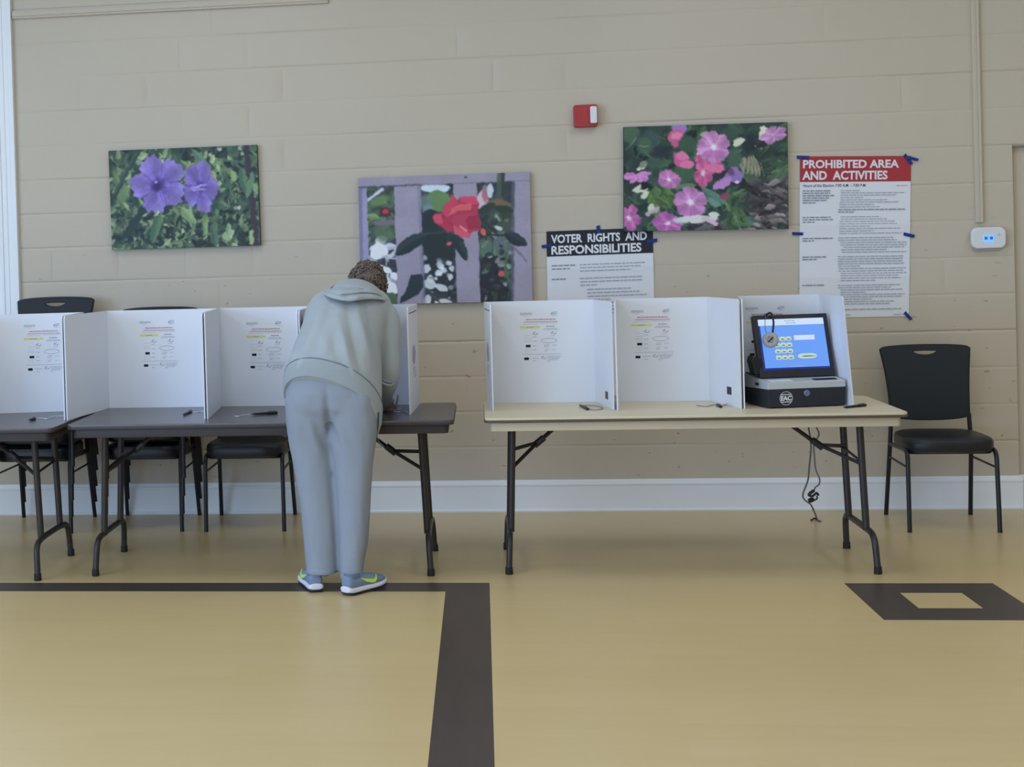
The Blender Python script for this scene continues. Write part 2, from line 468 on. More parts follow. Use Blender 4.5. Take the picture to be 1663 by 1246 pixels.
# wire raceways in the wall's colour, the thermostat and the fire alarm
mb = MB(); zt = 2.990; x0, x1 = -2.73, -0.835
mb.box(x0, x1, -0.016, 0.012, zt - 0.024, zt + 0.026); mb.box(x0, x1 - 0.004, -0.022, -0.016, zt - 0.010, zt + 0.014); mb.box(x0, x1, -0.019, -0.016, zt - 0.024, zt - 0.017)
tag(mb.build('wire_raceway', M_wall_plain, bevel=0.004), 'long horizontal tan wire raceway high on the block wall', 'wire cover', 'wire raceways')
mb = MB(); xt = 2.737
mb.box(xt - 0.030, xt + 0.014, -0.016, 0.012, 1.58, CEIL); mb.box(xt - 0.006, xt + 0.008, -0.024, -0.016, 1.58, CEIL)
tag(mb.build('wire_raceway', M_wall_plain, bevel=0.004), 'vertical tan wire raceway running down the wall to the thermostat', 'wire cover', 'wire raceways')

def rounded_rect(w, h, r, n=5, cx=0, cy=0):
    out = []
    for (sx, sy, a0) in ((1, 1, 0), (-1, 1, 90), (-1, -1, 180), (1, -1, 270)):
        for k in range(n + 1):
            a = math.radians(a0 + 90 * k / n); out.append((cx + sx * (w / 2 - r) + r * math.cos(a), cy + sy * (h / 2 - r) + r * math.sin(a)))
    return out
def wall_plate(name, splines, y_front, depth, bevel, m, parent=None, x=0, z=0):
    """outline in the x-z plane, its face at y = y_front, going back by depth"""
    me = outline_mesh(name, splines, depth, bevel)
    R = Matrix(((1, 0, 0, x), (0, 0, -1, y_front + depth / 2), (0, 1, 0, z), (0, 0, 0, 1)))
    me.transform(R)
    o = mesh_obj(name, me, m, parent); finish(o, True); return o

c = at(1605, 388, 1, -0.03)
t = thing('thermostat', 'small white thermostat with lit blue display on the block wall', 'thermostat', (c.x, 0, c.z))
M_stat = mat('white_plastic', (0.78, 0.79, 0.78), 0.4)
wall_plate('back_plate', [rounded_rect(0.150, 0.100, 0.02)], -0.018, 0.024, 0.002, mat('grey_plastic', (0.45, 0.45, 0.43), 0.5), t, c.x - 0.004, c.z - 0.012)
wall_plate('body', [rounded_rect(0.168, 0.104, 0.028)], -0.040, 0.024, 0.006, M_stat, t, c.x, c.z + 0.006)
wall_plate('display', [rounded_rect(0.058, 0.042, 0.006)], -0.0415, 0.003, 0.0, mat('blue_display', (0.1, 0.2, 0.5), 0.3, emit=(0.20, 0.48, 1.0), estr=0.9), t, c.x, c.z + 0.002)
mb = MB()
for dx in (-0.016, 0.012): mb.box(c.x + dx - 0.007, c.x + dx + 0.008, -0.0424, -0.0414, c.z - 0.004, c.z + 0.012)
mb.build('digits', mat('display_digits', (0.02, 0.08, 0.3), 0.4, emit=(0.02, 0.15, 0.55), estr=0.5), t)
mb = MB(); mb.lathe((c.x + 0.052, -0.0395, c.z + 0.022), (0, -1, 0), [(0.007, 0), (0.007, 0.003), (0.005, 0.004)], 14); mb.build('button', mat('grey_button', (0.6, 0.62, 0.64), 0.4), t, smooth=True)

a, b = at(933.5, 171, 1, -0.05), at(969, 205, 1, -0.05)
cx, cz = (a.x + b.x) / 2, (a.z + b.z) / 2
t = thing('fire_alarm_strobe', 'red wall fire alarm strobe with clear lens above the flower canvases', 'fire alarm', (cx, 0, cz))
M_red = mat('red_plastic', rgb(176, 52, 56), 0.4)
wall_plate('housing', [rounded_rect(0.124, 0.118, 0.008)], -0.050, 0.062, 0.004, M_red, t, cx, cz)
wall_plate('lens', [rounded_rect(0.030, 0.088, 0.005)], -0.068, 0.020, 0.004, mat('clear_lens', (0.78, 0.78, 0.78), 0.15, spec=0.7, bump=0.6, bscale=60), t, cx + 0.043, cz + 0.003)
mb = MB(); mb.box(cx - 0.048, cx + 0.016, -0.0515, -0.0495, cz - 0.042, cz + 0.042); mb.build('sounder_cover', M_red, t, bevel=0.002)
# ------------------------------------------------------------------ flower canvases (painted procedurally into the sheet's own colours)
class Pic:
    """a small painter; coordinates are those of a close look at the canvas: TL, TR, BL corners given"""
    def __init__(s, tl, tr, bl, w, h, seed):
        s.w, s.h = w, h; s.r = random.Random(seed); s.np = np.random.RandomState(seed)
        u, v = np.meshgrid((np.arange(w) + 0.0) / (w - 1), np.arange(h) / (h - 1))
        s.X = tl[0] + (tr[0] - tl[0]) * u + (bl[0] - tl[0]) * v
        s.Y = tl[1] + (tr[1] - tl[1]) * u + (bl[1] - tl[1]) * v
        s.px = (tr[0] - tl[0]) / w
        s.a = np.zeros((h, w, 3))
    def fill(s, c): s.a[:] = np.array(c) / 255
    def noise(s, scale, seed, octv=3):
        out = np.zeros((s.h, s.w)); amp = 1; tot = 0
        rs = np.random.RandomState(seed)
        for o in range(octv):
            g = rs.rand(int(s.h / scale * 2 ** o) + 3, int(s.w / scale * 2 ** o) + 3)
            yy = np.arange(s.h) / scale * 2 ** o; xx = np.arange(s.w) / scale * 2 ** o
            y0 = yy.astype(int); x0 = xx.astype(int); fy = (yy - y0)[:, None]; fx = (xx - x0)[None]
            fy = fy * fy * (3 - 2 * fy); fx = fx * fx * (3 - 2 * fx)
            q = g[y0][:, x0] * (1 - fy) * (1 - fx) + g[y0 + 1][:, x0] * fy * (1 - fx) + g[y0][:, x0 + 1] * (1 - fy) * fx + g[y0 + 1][:, x0 + 1] * fy * fx
            out += q * amp; tot += amp; amp *= 0.55
        return out / tot
    def blend(s, mask, c):
        c = np.array(c) / 255.0
        s.a += (c - s.a) * mask[..., None]
    def soft(s, d, w=None):
        w = w or s.px * 1.0
        return np.clip(0.5 - d / w, 0, 1)
    def ell(s, cx, cy, rx, ry, ang, c, al=1.0, w=None):
        ca, sa = math.cos(ang), math.sin(ang); dx, dy = s.X - cx, s.Y - cy
        u, v = (dx * ca + dy * sa) / rx, (-dx * sa + dy * ca) / ry
        s.blend(s.soft((np.sqrt(u * u + v * v) - 1) * min(rx, ry), w) * al, c)
    def leaf(s, x0, y0, x1, y1, wid, c, c2=None, al=1.0, bow=0.0):
        L = math.hypot(x1 - x0, y1 - y0) + 1e-6; tx, ty = (x1 - x0) / L, (y1 - y0) / L
        dx, dy = s.X - x0, s.Y - y0; u = (dx * tx + dy * ty) / L; v = -dx * ty + dy * tx - bow * L * 4 * u * (1 - u)
        uu = np.clip(u, 0, 1); half = wid * np.sqrt(np.clip(4 * uu * (1 - uu), 0, 1)) ** 1.3
        d = np.maximum(np.abs(v) - half, np.maximum(-u, u - 1) * L)
        m = s.soft(d) * al; s.blend(m, c)
        if c2 is not None: s.blend(m * (v > 0), c2)
    def line(s, x0, y0, x1, y1, wid, c, al=1.0, wid1=None, bow=0.0):
        L = math.hypot(x1 - x0, y1 - y0) + 1e-6; tx, ty = (x1 - x0) / L, (y1 - y0) / L
        dx, dy = s.X - x0, s.Y - y0; u = (dx * tx + dy * ty) / L; uu = np.clip(u, 0, 1)
        v = np.hypot(-dx * ty + dy * tx - bow * L * 4 * uu * (1 - uu), (u - uu) * L)
        s.blend(s.soft(v - (wid + ((wid1 if wid1 is not None else wid) - wid) * uu) / 2) * al, c)
    def poly(s, pts, c, al=1.0):
        ins = np.zeros((s.h, s.w), bool); d = np.full((s.h, s.w), 1e9); n = len(pts)
        for i in range(n):
            (xa, ya), (xb, yb) = pts[i], pts[(i + 1) % n]
            cond = ((ya > s.Y) != (yb > s.Y)) & (s.X < (xb - xa) * (s.Y - ya) / (yb - ya + 1e-9) + xa)
            ins ^= cond
            L2 = (xb - xa) ** 2 + (yb - ya) ** 2 + 1e-9
            t = np.clip(((s.X - xa) * (xb - xa) + (s.Y - ya) * (yb - ya)) / L2, 0, 1)
            d = np.minimum(d, np.hypot(s.X - xa - t * (xb - xa), s.Y - ya - t * (yb - ya)))
        m = s.soft(np.where(ins, -d, d)) * al
        s.blend(m, c); return m
    def flower(s, cx, cy, R, petals, rot, c_in, c_out, sq=(1, 1), ang=0, notch=0.25, eye=None, eyer=0.08, dark=None, seed=1, jag=0.04):
        ca, sa = math.cos(ang), math.sin(ang); dx, dy = s.X - cx, s.Y - cy
        u, v = (dx * ca + dy * sa) / sq[0], (-dx * sa + dy * ca) / sq[1]
        r = np.hypot(u, v) / R; th = np.arctan2(v, u) - rot
        q = np.abs(np.sin(th * petals / 2)) ** 0.55
        edge = (1 - notch) + notch * q + jag * np.sin(th * 17 + seed) * np.sin(th * 7 + 2 * seed)
        m = s.soft((r - edge) * R)
        c_in = np.array(c_in) / 255; c_out = np.array(c_out) / 255
        t = np.clip(r, 0, 1)[..., None]
        vein = 0.5 + 0.5 * np.sin(th * 31 + 3 * np.sin(r * 5)); seam = np.clip(1 - q * 2.2, 0, 1) * np.clip(r * 2, 0, 1)
        pn = s.noise(14, seed + 50, 3)
        colr = c_in + (c_out - c_in) * t ** 0.7
        colr = colr * (0.90 + 0.10 * vein[..., None] * (1 - t)) * (1 - 0.30 * seam[..., None]) * (0.86 + 0.28 * pn[..., None])
        shade = 1 + 0.10 * np.sin(th * petals / 1 + 0.6)[..., None]
        s.a = s.a + (np.clip(colr * shade, 0, 1) - s.a) * m[..., None]
        if dark is not None: s.blend(np.clip(1 - r / 0.30, 0, 1) ** 1.0 * m, dark)
        if eye is not None: s.blend(np.clip(1.5 - r / eyer, 0, 1), eye)
    def foliage(s, n, cols, lmin, lmax, wr, box=None, angc=None, angs=3.2, al=0.9):
        r = s.r
        for _ in range(n):
            if box: x, y = r.uniform(box[0], box[2]), r.uniform(box[1], box[3])
            else: x, y = r.uniform(s.X.min(), s.X.max()), r.uniform(s.Y.min(), s.Y.max())
            L = r.uniform(lmin, lmax); a = (angc if angc is not None else 0) + r.uniform(-angs, angs)
            c = r.choice(cols); k = r.uniform(0.8, 1.15); c = [min(255, q * k) for q in c]; c2 = [q * 0.82 for q in c]
            s.leaf(x, y, x + L * math.cos(a), y + L * math.sin(a), L * wr * r.uniform(0.7, 1.3), c, c2, al, r.uniform(-0.08, 0.08))

    def soften(s, warp=1.0):
        # organic edges and photographic softness
        yy, xx = np.mgrid[0:s.h, 0:s.w].astype(float)
        for sc_, am in ((7, 2.6), (3, 1.3)):
            dx = (s.noise(sc_, 91 + sc_, 2) - .5) * 2 * am * warp; dy = (s.noise(sc_, 17 + sc_, 2) - .5) * 2 * am * warp
            xi = np.clip(xx + dx, 0, s.w - 1.001); yi = np.clip(yy + dy, 0, s.h - 1.001); x0 = xi.astype(int); y0 = yi.astype(int); fx = (xi - x0)[..., None]; fy = (yi - y0)[..., None]
            A = s.a; s.a = A[y0, x0] * (1 - fx) * (1 - fy) + A[y0, x0 + 1] * fx * (1 - fy) + A[y0 + 1, x0] * (1 - fx) * fy + A[y0 + 1, x0 + 1] * fx * fy
        a = s.a
        g = np.pad(a, ((1, 1), (1, 1), (0, 0)), 'edge'); a = a * .5 + (g[:-2, 1:-1] + g[2:, 1:-1] + g[1:-1, :-2] + g[1:-1, 2:]) * .125
        gr = a.mean(2, keepdims=True); a = gr + (a - gr) * 0.90
        a = a * 0.965 + 0.008
        return a * (0.98 + 0.04 * s.noise(3, 5, 2))[..., None]
def picture_violet():
    p = Pic((95, 145), (1525, 90), (130, 1105), 250, 172, 3)
    p.fill((62, 84, 72))
    n = p.noise(22, 1); p.a *= (0.55 + 0.9 * n)[..., None]
    greens = [(104, 134, 92), (128, 152, 108), (88, 116, 88), (70, 98, 80), (146, 166, 122), (52, 74, 70), (44, 62, 62), (98, 128, 84)]
    p.foliage(330, greens, 60, 190, 0.17, angc=1.7, angs=0.9)
    p.foliage(240, [(46, 62, 66), (38, 54, 58), (60, 80, 74)], 30, 130, 0.2, angs=3.2)
    p.foliage(120, [(150, 168, 124), (168, 182, 140), (120, 148, 100)], 35, 110, 0.22, angc=1.6, angs=1.1)
    p.foliage(40, [(190, 196, 176), (176, 184, 160)], 20, 60, 0.3, angs=3)
    p.foliage(90, [(40, 54, 60), (48, 66, 66), (118, 140, 104)], 40, 120, 0.2, box=(130, 760, 1540, 1090), angs=3)
    p.ell(240, 560, 60, 110, 0.35, (112, 140, 92), 0.8, 40); p.ell(250, 890, 90, 60, 0, (96, 108, 92), 0.6, 60)
    p.line(385, 150, 140, 600, 46, (44, 66, 66)); p.line(480, 650, 270, 960, 70, (40, 60, 62)); p.line(370, 160, 150, 560, 10, (84, 108, 90), 0.6)
    p.leaf(600, 740, 520, 1040, 46, (84, 120, 90), (66, 98, 80)); p.leaf(900, 130, 1090, 330, 34, (92, 130, 104), (76, 112, 94))
    p.leaf(800, 700, 940, 840, 48, (140, 164, 116), (118, 142, 100)); p.leaf(1040, 750, 1030, 960, 30, (134, 160, 108), (110, 138, 92))
    p.leaf(1370, 300, 1440, 580, 44, (86, 122, 92), (66, 98, 78)); p.leaf(1100, 640, 1270, 690, 40, (96, 128, 98), (70, 98, 80))
    p.leaf(1260, 830, 1250, 990, 30, (146, 170, 126), (120, 146, 104)); p.leaf(1300, 330, 1310, 440, 30, (138, 160, 112))
    p.leaf(1100, 850, 1140, 1060, 40, (80, 112, 92), (66, 94, 82)); p.leaf(1210, 930, 1250, 1010, 30, (142, 166, 124))
    p.line(1425, 100, 1455, 400, 50, (62, 50, 66)); p.line(1455, 400, 1525, 1060, 52, (64, 50, 66), wid1=46); p.leaf(1490, 350, 1430, 600, 30, (96, 128, 96))
    p.leaf(1490, 450, 1530, 560, 20, (120, 150, 116)); p.leaf(1470, 920, 1480, 1050, 22, (150, 172, 118))
    p.ell(350, 560, 40, 230, 0.1, (40, 56, 60), 0.5, 50); p.ell(830, 560, 60, 80, 0, (40, 44, 80), 0.8, 40); p.ell(1120, 650, 50, 150, 0.4, (44, 60, 64), 0.7, 40)
    li, da = (142, 122, 208), (98, 82, 172)
    p.flower(985, 492, 258, 5, -1.75, (92, 74, 166), li, (0.66, 1.0), -0.12, 0.30, dark=(58, 44, 112), seed=5, jag=0.07)
    p.leaf(880, 505, 1050, 470, 10, (166, 150, 220)); p.leaf(890, 520, 1040, 515, 9, (160, 142, 214)); p.line(880, 500, 1050, 440, 8, (84, 66, 156), 0.7); p.line(890, 530, 1010, 600, 9, (84, 66, 156), 0.6)
    p.flower(583, 465, 286, 5, -1.35, (108, 88, 184), (146, 126, 212), (0.94, 0.98), 0.0, 0.30, dark=(60, 44, 120), seed=2, jag=0.07)
    for a0, L in ((0.12, 190), (2.85, 190), (1.2, 170), (-0.95, 170), (-2.4, 150), (1.75, 160)):
        p.line(570 + 40 * math.cos(a0), 490 + 40 * math.sin(a0), 570 + L * math.cos(a0), 490 + L * math.sin(a0), 14, (84, 66, 158), 0.6, 3)
    p.ell(565, 490, 52, 42, 0.3, (52, 36, 98), 0.95, 40); p.ell(548, 443, 14, 9, -0.5, (228, 226, 236), 0.9); p.ell(636, 545, 16, 12, 0, (92, 72, 168), 0.8, 10)
    return p

def picture_rose():
    p = Pic((62, 110), (1555, 48), (85, 1200), 290, 214, 9)
    p.fill((58, 66, 74))
    gaps = {'a': (145, 180, 400, 1200), 'b': (600, 150, 910, 1200), 'c': (1110, 130, 1440, 1200)}
    n = p.noise(20, 4); p.a *= (0.5 + 0.9 * n)[..., None]
    p.foliage(70, [(92, 120, 84), (110, 134, 96), (70, 92, 80), (80, 104, 80)], 50, 150, 0.25, box=(120, 200, 420, 680))
    p.foliage(26, [(226, 226, 240), (206, 208, 226), (60, 66, 84)], 60, 130, 0.3, box=(150, 680, 400, 830), angs=1)
    p.foliage(46, [(58, 60, 78), (66, 70, 84), (222, 222, 238), (196, 198, 220)], 40, 120, 0.32, box=(150, 850, 410, 1130))
    for (x, y, r_) in ((320, 900, 40), (385, 950, 45), (350, 1050, 70), (270, 880, 36), (260, 720, 70), (215, 770, 50), (340, 1060, 50)): p.ell(x, y, r_, r_ * 0.7, 0.4, (224, 224, 240))
    p.line(140, 300, 280, 205, 26, (188, 192, 218)); p.ell(300, 400, 55, 40, 0, (70, 40, 52), 0.9, 20); p.ell(305, 395, 26, 22, 0, (196, 52, 66)); p.line(220, 495, 390, 485, 40, (112, 102, 120))
    p.leaf(300, 1110, 410, 1180, 50, (72, 98, 76)); p.ell(250, 300, 90, 40, -0.3, (104, 130, 84), 0.8, 20); p.ell(280, 590, 90, 60, 0.3, (86, 108, 86), 0.8, 40)
    # middle gap
    p.ell(740, 190, 130, 40, 0, (188, 204, 224)); p.ell(770, 300, 110, 90, 0.2, (92, 128, 76)); p.ell(660, 310, 60, 60, 0, (96, 124, 120), 0.8, 30)
    p.ell(680, 380, 50, 40, 0.5, (120, 148, 168), 0.7, 30); p.ell(690, 480, 90, 110, 0.2, (38, 48, 54)); p.ell(760, 720, 150, 170, 0, (36, 46, 50)); p.ell(800, 930, 120, 150, 0, (40, 48, 56))
    p.foliage(40, [(206, 210, 220), (150, 158, 162), (40, 50, 54), (58, 70, 70)], 20, 70, 0.4, box=(640, 800, 910, 1180))
    for (x, y, rx, ry) in ((665, 880, 34, 40), (690, 1010, 55, 45), (670, 1150, 34, 50), (830, 1165, 60, 30), (860, 830, 26, 20), (820, 893, 26, 8), (870, 950, 22, 30), (790, 1040, 60, 30)): p.ell(x, y, rx, ry, 0.3, (202, 204, 212), 0.9)
    # right gap
    p.ell(1150, 300, 50, 90, 0, (196, 174, 192)); p.ell(1175, 230, 30, 70, 0, (150, 110, 128)); p.ell(1215, 210, 30, 60, 0, (192, 194, 212)); p.line(1160, 250, 1190, 330, 26, (196, 100, 116), 0.7)
    p.ell(1310, 480, 110, 130, 0, (64, 78, 68), 0.9, 60); p.ell(1320, 680, 80, 130, 0, (88, 100, 108)); p.ell(1180, 700, 60, 90, 0.2, (80, 116, 92), 0.9, 30)
    p.ell(1230, 980, 150, 230, 0, (40, 42, 50)); p.ell(1365, 890, 34, 120, 0, (70, 96, 72)); p.ell(1310, 915, 24, 26, 0, (190, 84, 76)); p.ell(1210, 760, 28, 22, 0, (204, 206, 212)); p.ell(1285, 525, 36, 18, 0.3, (188, 190, 190))
    p.foliage(34, [(90, 112, 88), (54, 70, 64), (148, 156, 150), (46, 54, 58)], 30, 90, 0.3, box=(1115, 380, 1430, 880))
    p.foliage(26, [(54, 58, 66), (34, 36, 44), (64, 78, 68), (140, 146, 150)], 30, 80, 0.3, box=(1120, 820, 1400, 1180))
    # fence
    lav, lavd = (146, 138, 160), (112, 106, 134)
    for x0, x1, y0 in ((375, 600, 150), (895, 1112, 140), (1425, 1580, 110)):
        p.poly([(x0, y0), (x1 - 12, y0), (x1 + 22, 1220), (x0 + 36, 1220)] if x0 < 1400 else [(x0, y0), (x1, y0), (x1 + 20, 1220), (x0 - 18, 1220)], lav)
    p.poly([(585, 170), (612, 170), (640, 1200), (618, 1200)], (128, 124, 152)); p.poly([(62, 180), (140, 190), (170, 1200), (60, 1210)], (142, 138, 178)); p.poly([(62, 180), (100, 185), (110, 1200), (60, 1210)], (118, 112, 146))
    p.poly([(1400, 130), (1432, 130), (1420, 1200), (1390, 1200)], (92, 92, 112), 0.6)
    p.poly([(40, 100), (1580, 30), (1580, 118), (600, 165), (40, 190)], lav); p.line(60, 188, 600, 165, 12, (78, 74, 100)); p.line(600, 165, 1570, 122, 6, (100, 96, 120), 0.8); p.ell(1003, 98, 12, 8, 0, (60, 58, 70))
    p.a *= (0.95 + 0.1 * p.noise(30, 21))[..., None]
    # stems and leaves in front
    p.line(1310, 60, 1300, 300, 66, (70, 84, 78), 0.85); p.line(1325, 60, 1330, 250, 30, (48, 62, 60), 0.9)
    p.leaf(1190, 310, 1400, 330, 40, (110, 92, 70)); p.leaf(1100, 400, 1260, 320, 34, (48, 58, 56)); p.line(1130, 440, 1260, 560, 26, (44, 52, 54)); p.ell(1340, 400, 60, 60, 0, (50, 66, 56), 0.9, 30); p.leaf(1240, 350, 1420, 380, 30, (46, 58, 54))
    p.leaf(1340, 570, 1530, 665, 48, (46, 56, 66), (36, 46, 54)); p.line(1400, 660, 1525, 800, 16, (112, 106, 124)); p.line(1130, 580, 1360, 585, 18, (40, 50, 52))
    p.leaf(390, 765, 660, 600, 62, (46, 58, 66), (36, 48, 54), bow=-0.05); p.line(600, 585, 830, 565, 20, (52, 64, 64))
    p.leaf(880, 580, 1010, 805, 44, (44, 60, 62), (34, 48, 52), bow=-0.05); p.leaf(880, 590, 990, 645, 24, (42, 54, 56)); p.line(860, 570, 850, 700, 26, (44, 58, 54)); p.ell(862, 662, 28, 14, -0.3, (206, 92, 104))
    p.poly([(530, 935), (620, 925), (632, 960), (628, 1040), (590, 1100), (500, 1150), (425, 1185), (440, 1130), (490, 1060), (510, 990)], (40, 52, 62)); p.line(630, 700, 650, 1190, 14, (116, 112, 140), 0.7)
    # the rose
    R1, R2, R3 = (196, 58, 86), (176, 48, 78), (212, 84, 98)
    p.poly([(880, 240), (930, 290), (960, 262), (1090, 262), (1118, 320), (1105, 400), (1130, 460), (1135, 540), (1050, 570), (1035, 615), (960, 600), (900, 560), (850, 572), (790, 520), (730, 485), (712, 440), (745, 405), (800, 400), (815, 330), (865, 300)], R2)
    p.poly([(880, 240), (930, 300), (920, 380), (840, 440), (800, 400), (815, 330), (865, 300)], R1); p.poly([(955, 262), (1090, 262), (1118, 320), (1050, 330), (960, 300)], (206, 62, 92)); p.poly([(940, 330), (1060, 315), (1050, 375), (940, 380), (850, 430), (880, 370)], R3)
    p.poly([(890, 430), (1000, 390), (1110, 410), (1130, 500), (1010, 545), (920, 520), (880, 480)], (182, 54, 84)); p.poly([(1020, 430), (1110, 410), (1130, 530), (1020, 540), (1000, 480)], (150, 38, 66), 0.8)
    p.poly([(885, 500), (960, 540), (1040, 570), (1035, 615), (960, 600), (900, 560)], (210, 74, 98)); p.poly([(712, 440), (745, 405), (800, 410), (800, 500), (730, 485)], (206, 66, 94)); p.line(870, 500, 800, 420, 12, (150, 36, 64), 0.7); p.line(880, 480, 900, 560, 10, (140, 34, 60), 0.6)
    p.line(960, 520, 1010, 555, 16, (224, 150, 160), 0.8); p.ell(1155, 560, 22, 34, -0.3, (214, 92, 78)); p.line(880, 430, 1060, 380, 8, (150, 40, 66), 0.6)
    return p

def picture_pink():
    p = Pic((75, 93), (1600, 45), (78, 1070), 278, 180, 5)
    p.fill((46, 64, 62)); n = p.noise(24, 2); p.a *= (0.55 + 0.85 * n)[..., None]
    p.foliage(170, [(50, 78, 66), (60, 90, 72), (40, 62, 60), (36, 52, 56), (70, 102, 76), (30, 42, 50)], 70, 200, 0.24)
    p.foliage(60, [(92, 126, 84), (80, 112, 82), (104, 136, 96)], 60, 160, 0.06, angs=3)
    for (x, y, rx, ry, a, c) in ((140, 160, 80, 90, .3, (66, 98, 76)), (270, 270, 75, 85, 0, (66, 96, 78)), (370, 290, 50, 50, 0, (58, 84, 74)), (350, 180, 80, 40, .6, (60, 80, 82)), (680, 250, 110, 80, .2, (56, 84, 66)), (640, 520, 100, 90, 0, (62, 96, 70)), (1110, 390, 70, 110, 0, (66, 92, 78)), (1060, 150, 90, 60, 0, (54, 78, 70)), (360, 430, 80, 60, 0, (60, 86, 74)), (430, 320, 90, 60, 0, (36, 46, 56)), (1250, 250, 60, 90, 0, (34, 46, 52)), (950, 540, 70, 60, 0, (40, 46, 54))):
        p.ell(x, y, rx, ry, a, c, 0.9, 30)
    p.line(215, 280, 310, 272, 6, (140, 172, 150)); p.line(100, 300, 200, 190, 6, (132, 156, 124))
    p.foliage(60, [(88, 124, 70), (104, 138, 82), (74, 108, 66)], 70, 150, 0.12, box=(300, 640, 500, 830), angc=1.2, angs=0.9)
    p.foliage(70, [(80, 114, 74), (96, 130, 88), (66, 98, 70), (56, 82, 72)], 60, 180, 0.1, box=(980, 700, 1260, 1010), angs=1.4)
    p.foliage(46, [(66, 92, 72), (54, 78, 66), (86, 114, 84)], 80, 220, 0.07, box=(1240, 280, 1600, 620), angc=-0.5, angs=0.5)
    p.leaf(800, 660, 1010, 810, 50, (84, 124, 110), (70, 106, 96)); p.leaf(860, 760, 980, 830, 34, (96, 138, 122)); p.leaf(520, 650, 760, 630, 26, (90, 124, 88)); p.leaf(1220, 930, 1370, 1010, 40, (84, 122, 112))
    # dead leaves and mulch lower right
    p.ell(1420, 800, 230, 190, 0.3, (58, 54, 60), 0.8, 120); p.foliage(90, [(108, 100, 104), (132, 122, 124), (60, 56, 64), (46, 42, 50), (86, 78, 84), (150, 140, 140)], 50, 140, 0.18, box=(1220, 590, 1580, 1020), angs=0.9)
    p.foliage(30, [(66, 60, 72), (48, 48, 58), (98, 96, 104)], 40, 120, 0.2, box=(650, 970, 960, 1060), angs=0.6)
    # faded cream petals
    cr = (196, 200, 182)
    for pts in (((160, 700), (240, 640), 22), ((170, 705), (310, 670), 14), ((240, 760), (310, 690), 30), ((200, 490), (290, 440), 20), ((1090, 255), (1210, 200), 34), ((280, 910), (420, 840), 26), ((300, 870), (360, 820), 30)): p.leaf(*pts[0], *pts[1], pts[2], cr if pts[0][0] != 280 else (176, 158, 176))
    p.ell(255, 440, 40, 26, -0.6, (120, 128, 118)); p.ell(780, 360, 28, 40, 0.3, (204, 208, 200)); p.ell(1375, 155, 44, 68, 0.2, (206, 208, 190)); p.ell(1365, 180, 20, 26, 0, (150, 156, 136), 0.7); p.leaf(795, 170, 880, 155, 26, (134, 168, 110))
    PK, PKD, MG = (206, 142, 202), (180, 104, 176), (196, 84, 140)
    p.ell(600, 100, 66, 56, 0, (150, 110, 186)); p.ell(560, 175, 80, 55, -0.5, MG); p.leaf(520, 220, 580, 275, 30, (186, 84, 128)); p.leaf(520, 190, 630, 160, 34, (216, 120, 160))
    p.flower(1470, 165, 135, 5, 0.2, PK, (204, 142, 208), (1.0, 0.55), -0.35, 0.35, eye=(226, 196, 228), seed=4)
    p.poly([(530, 345), (600, 322), (690, 350), (660, 375), (740, 430), (710, 470), (600, 462), (550, 430)], MG); p.leaf(560, 350, 690, 372, 40, (212, 110, 160)); p.leaf(600, 440, 735, 440, 34, (214, 106, 158))
    p.flower(860, 430, 120, 5, 0.4, (204, 92, 146), (200, 92, 150), (1.1, 0.9), 0.2, 0.3, eye=(240, 180, 200), eyer=0.12, seed=7)
    p.flower(915, 280, 158, 5, -1.3, (216, 152, 206), (200, 134, 198), (1.0, 0.98), 0.1, 0.18, eye=(244, 226, 240), eyer=0.16, seed=3); p.leaf(800, 350, 1040, 330, 36, (180, 96, 168), al=0.6)
    p.flower(820, 520, 128, 5, 0.9, (208, 96, 150), (204, 92, 152), (0.72, 1.1), 0.1, 0.3, eye=(244, 190, 210), eyer=0.18, seed=8); p.leaf(830, 460, 1015, 480, 44, (210, 106, 156))
    p.poly([(1000, 560), (1080, 460), (1140, 460), (1190, 540), (1150, 610), (1060, 590), (1010, 670), (900, 660), (930, 620)], (150, 104, 172)); p.leaf(910, 660, 1090, 560, 46, (178, 122, 192)); p.leaf(1060, 520, 1180, 590, 40, (132, 104, 176)); p.ell(1135, 600, 24, 14, 0, (216, 196, 230)); p.ell(1060, 500, 50, 30, 0.4, (66, 44, 80), 0.6, 20)
    p.flower(500, 580, 112, 5, 0.3, (206, 132, 196), (196, 116, 184), (0.98, 0.82), 0.3, 0.2, eye=(244, 222, 240), eyer=0.16, seed=6)
    for a0 in (-0.1, 0.6, 1.2, 2.0, 2.9): p.leaf(195, 545, 195 + 140 * math.cos(a0), 530 + 95 * math.sin(a0), 30, (204, 130, 196), (186, 108, 178))
    p.flower(700, 790, 158, 5, -1.1, (214, 150, 210), (200, 128, 196), (1.0, 0.92), 0.15, 0.22, eye=(244, 228, 242), eyer=0.16, seed=9); p.ell(680, 870, 70, 40, 0.2, (168, 84, 166), 0.4, 40)
    p.flower(125, 945, 125, 5, 0.7, (208, 118, 190), (198, 96, 172), (0.95, 1.0), 0, 0.35, eye=(242, 216, 232), eyer=0.16, seed=11)
    p.flower(485, 990, 150, 5, 0.1, (206, 116, 194), (190, 96, 180), (1.0, 0.7), 0.1, 0.25, eye=(244, 216, 240), eyer=0.14, seed=12)
    p.leaf(540, 950, 960, 940, 34, (206, 200, 206)); p.leaf(800, 930, 950, 990, 26, (206, 170, 192)); p.ell(920, 905, 48, 30, 0.3, (202, 208, 200)); p.ell(580, 960, 50, 30, 0, (186, 200, 210), 0.8, 20); p.leaf(970, 745, 1060, 720, 30, (140, 62, 96)); p.leaf(1140, 1040, 1300, 1030, 14, (190, 120, 170))
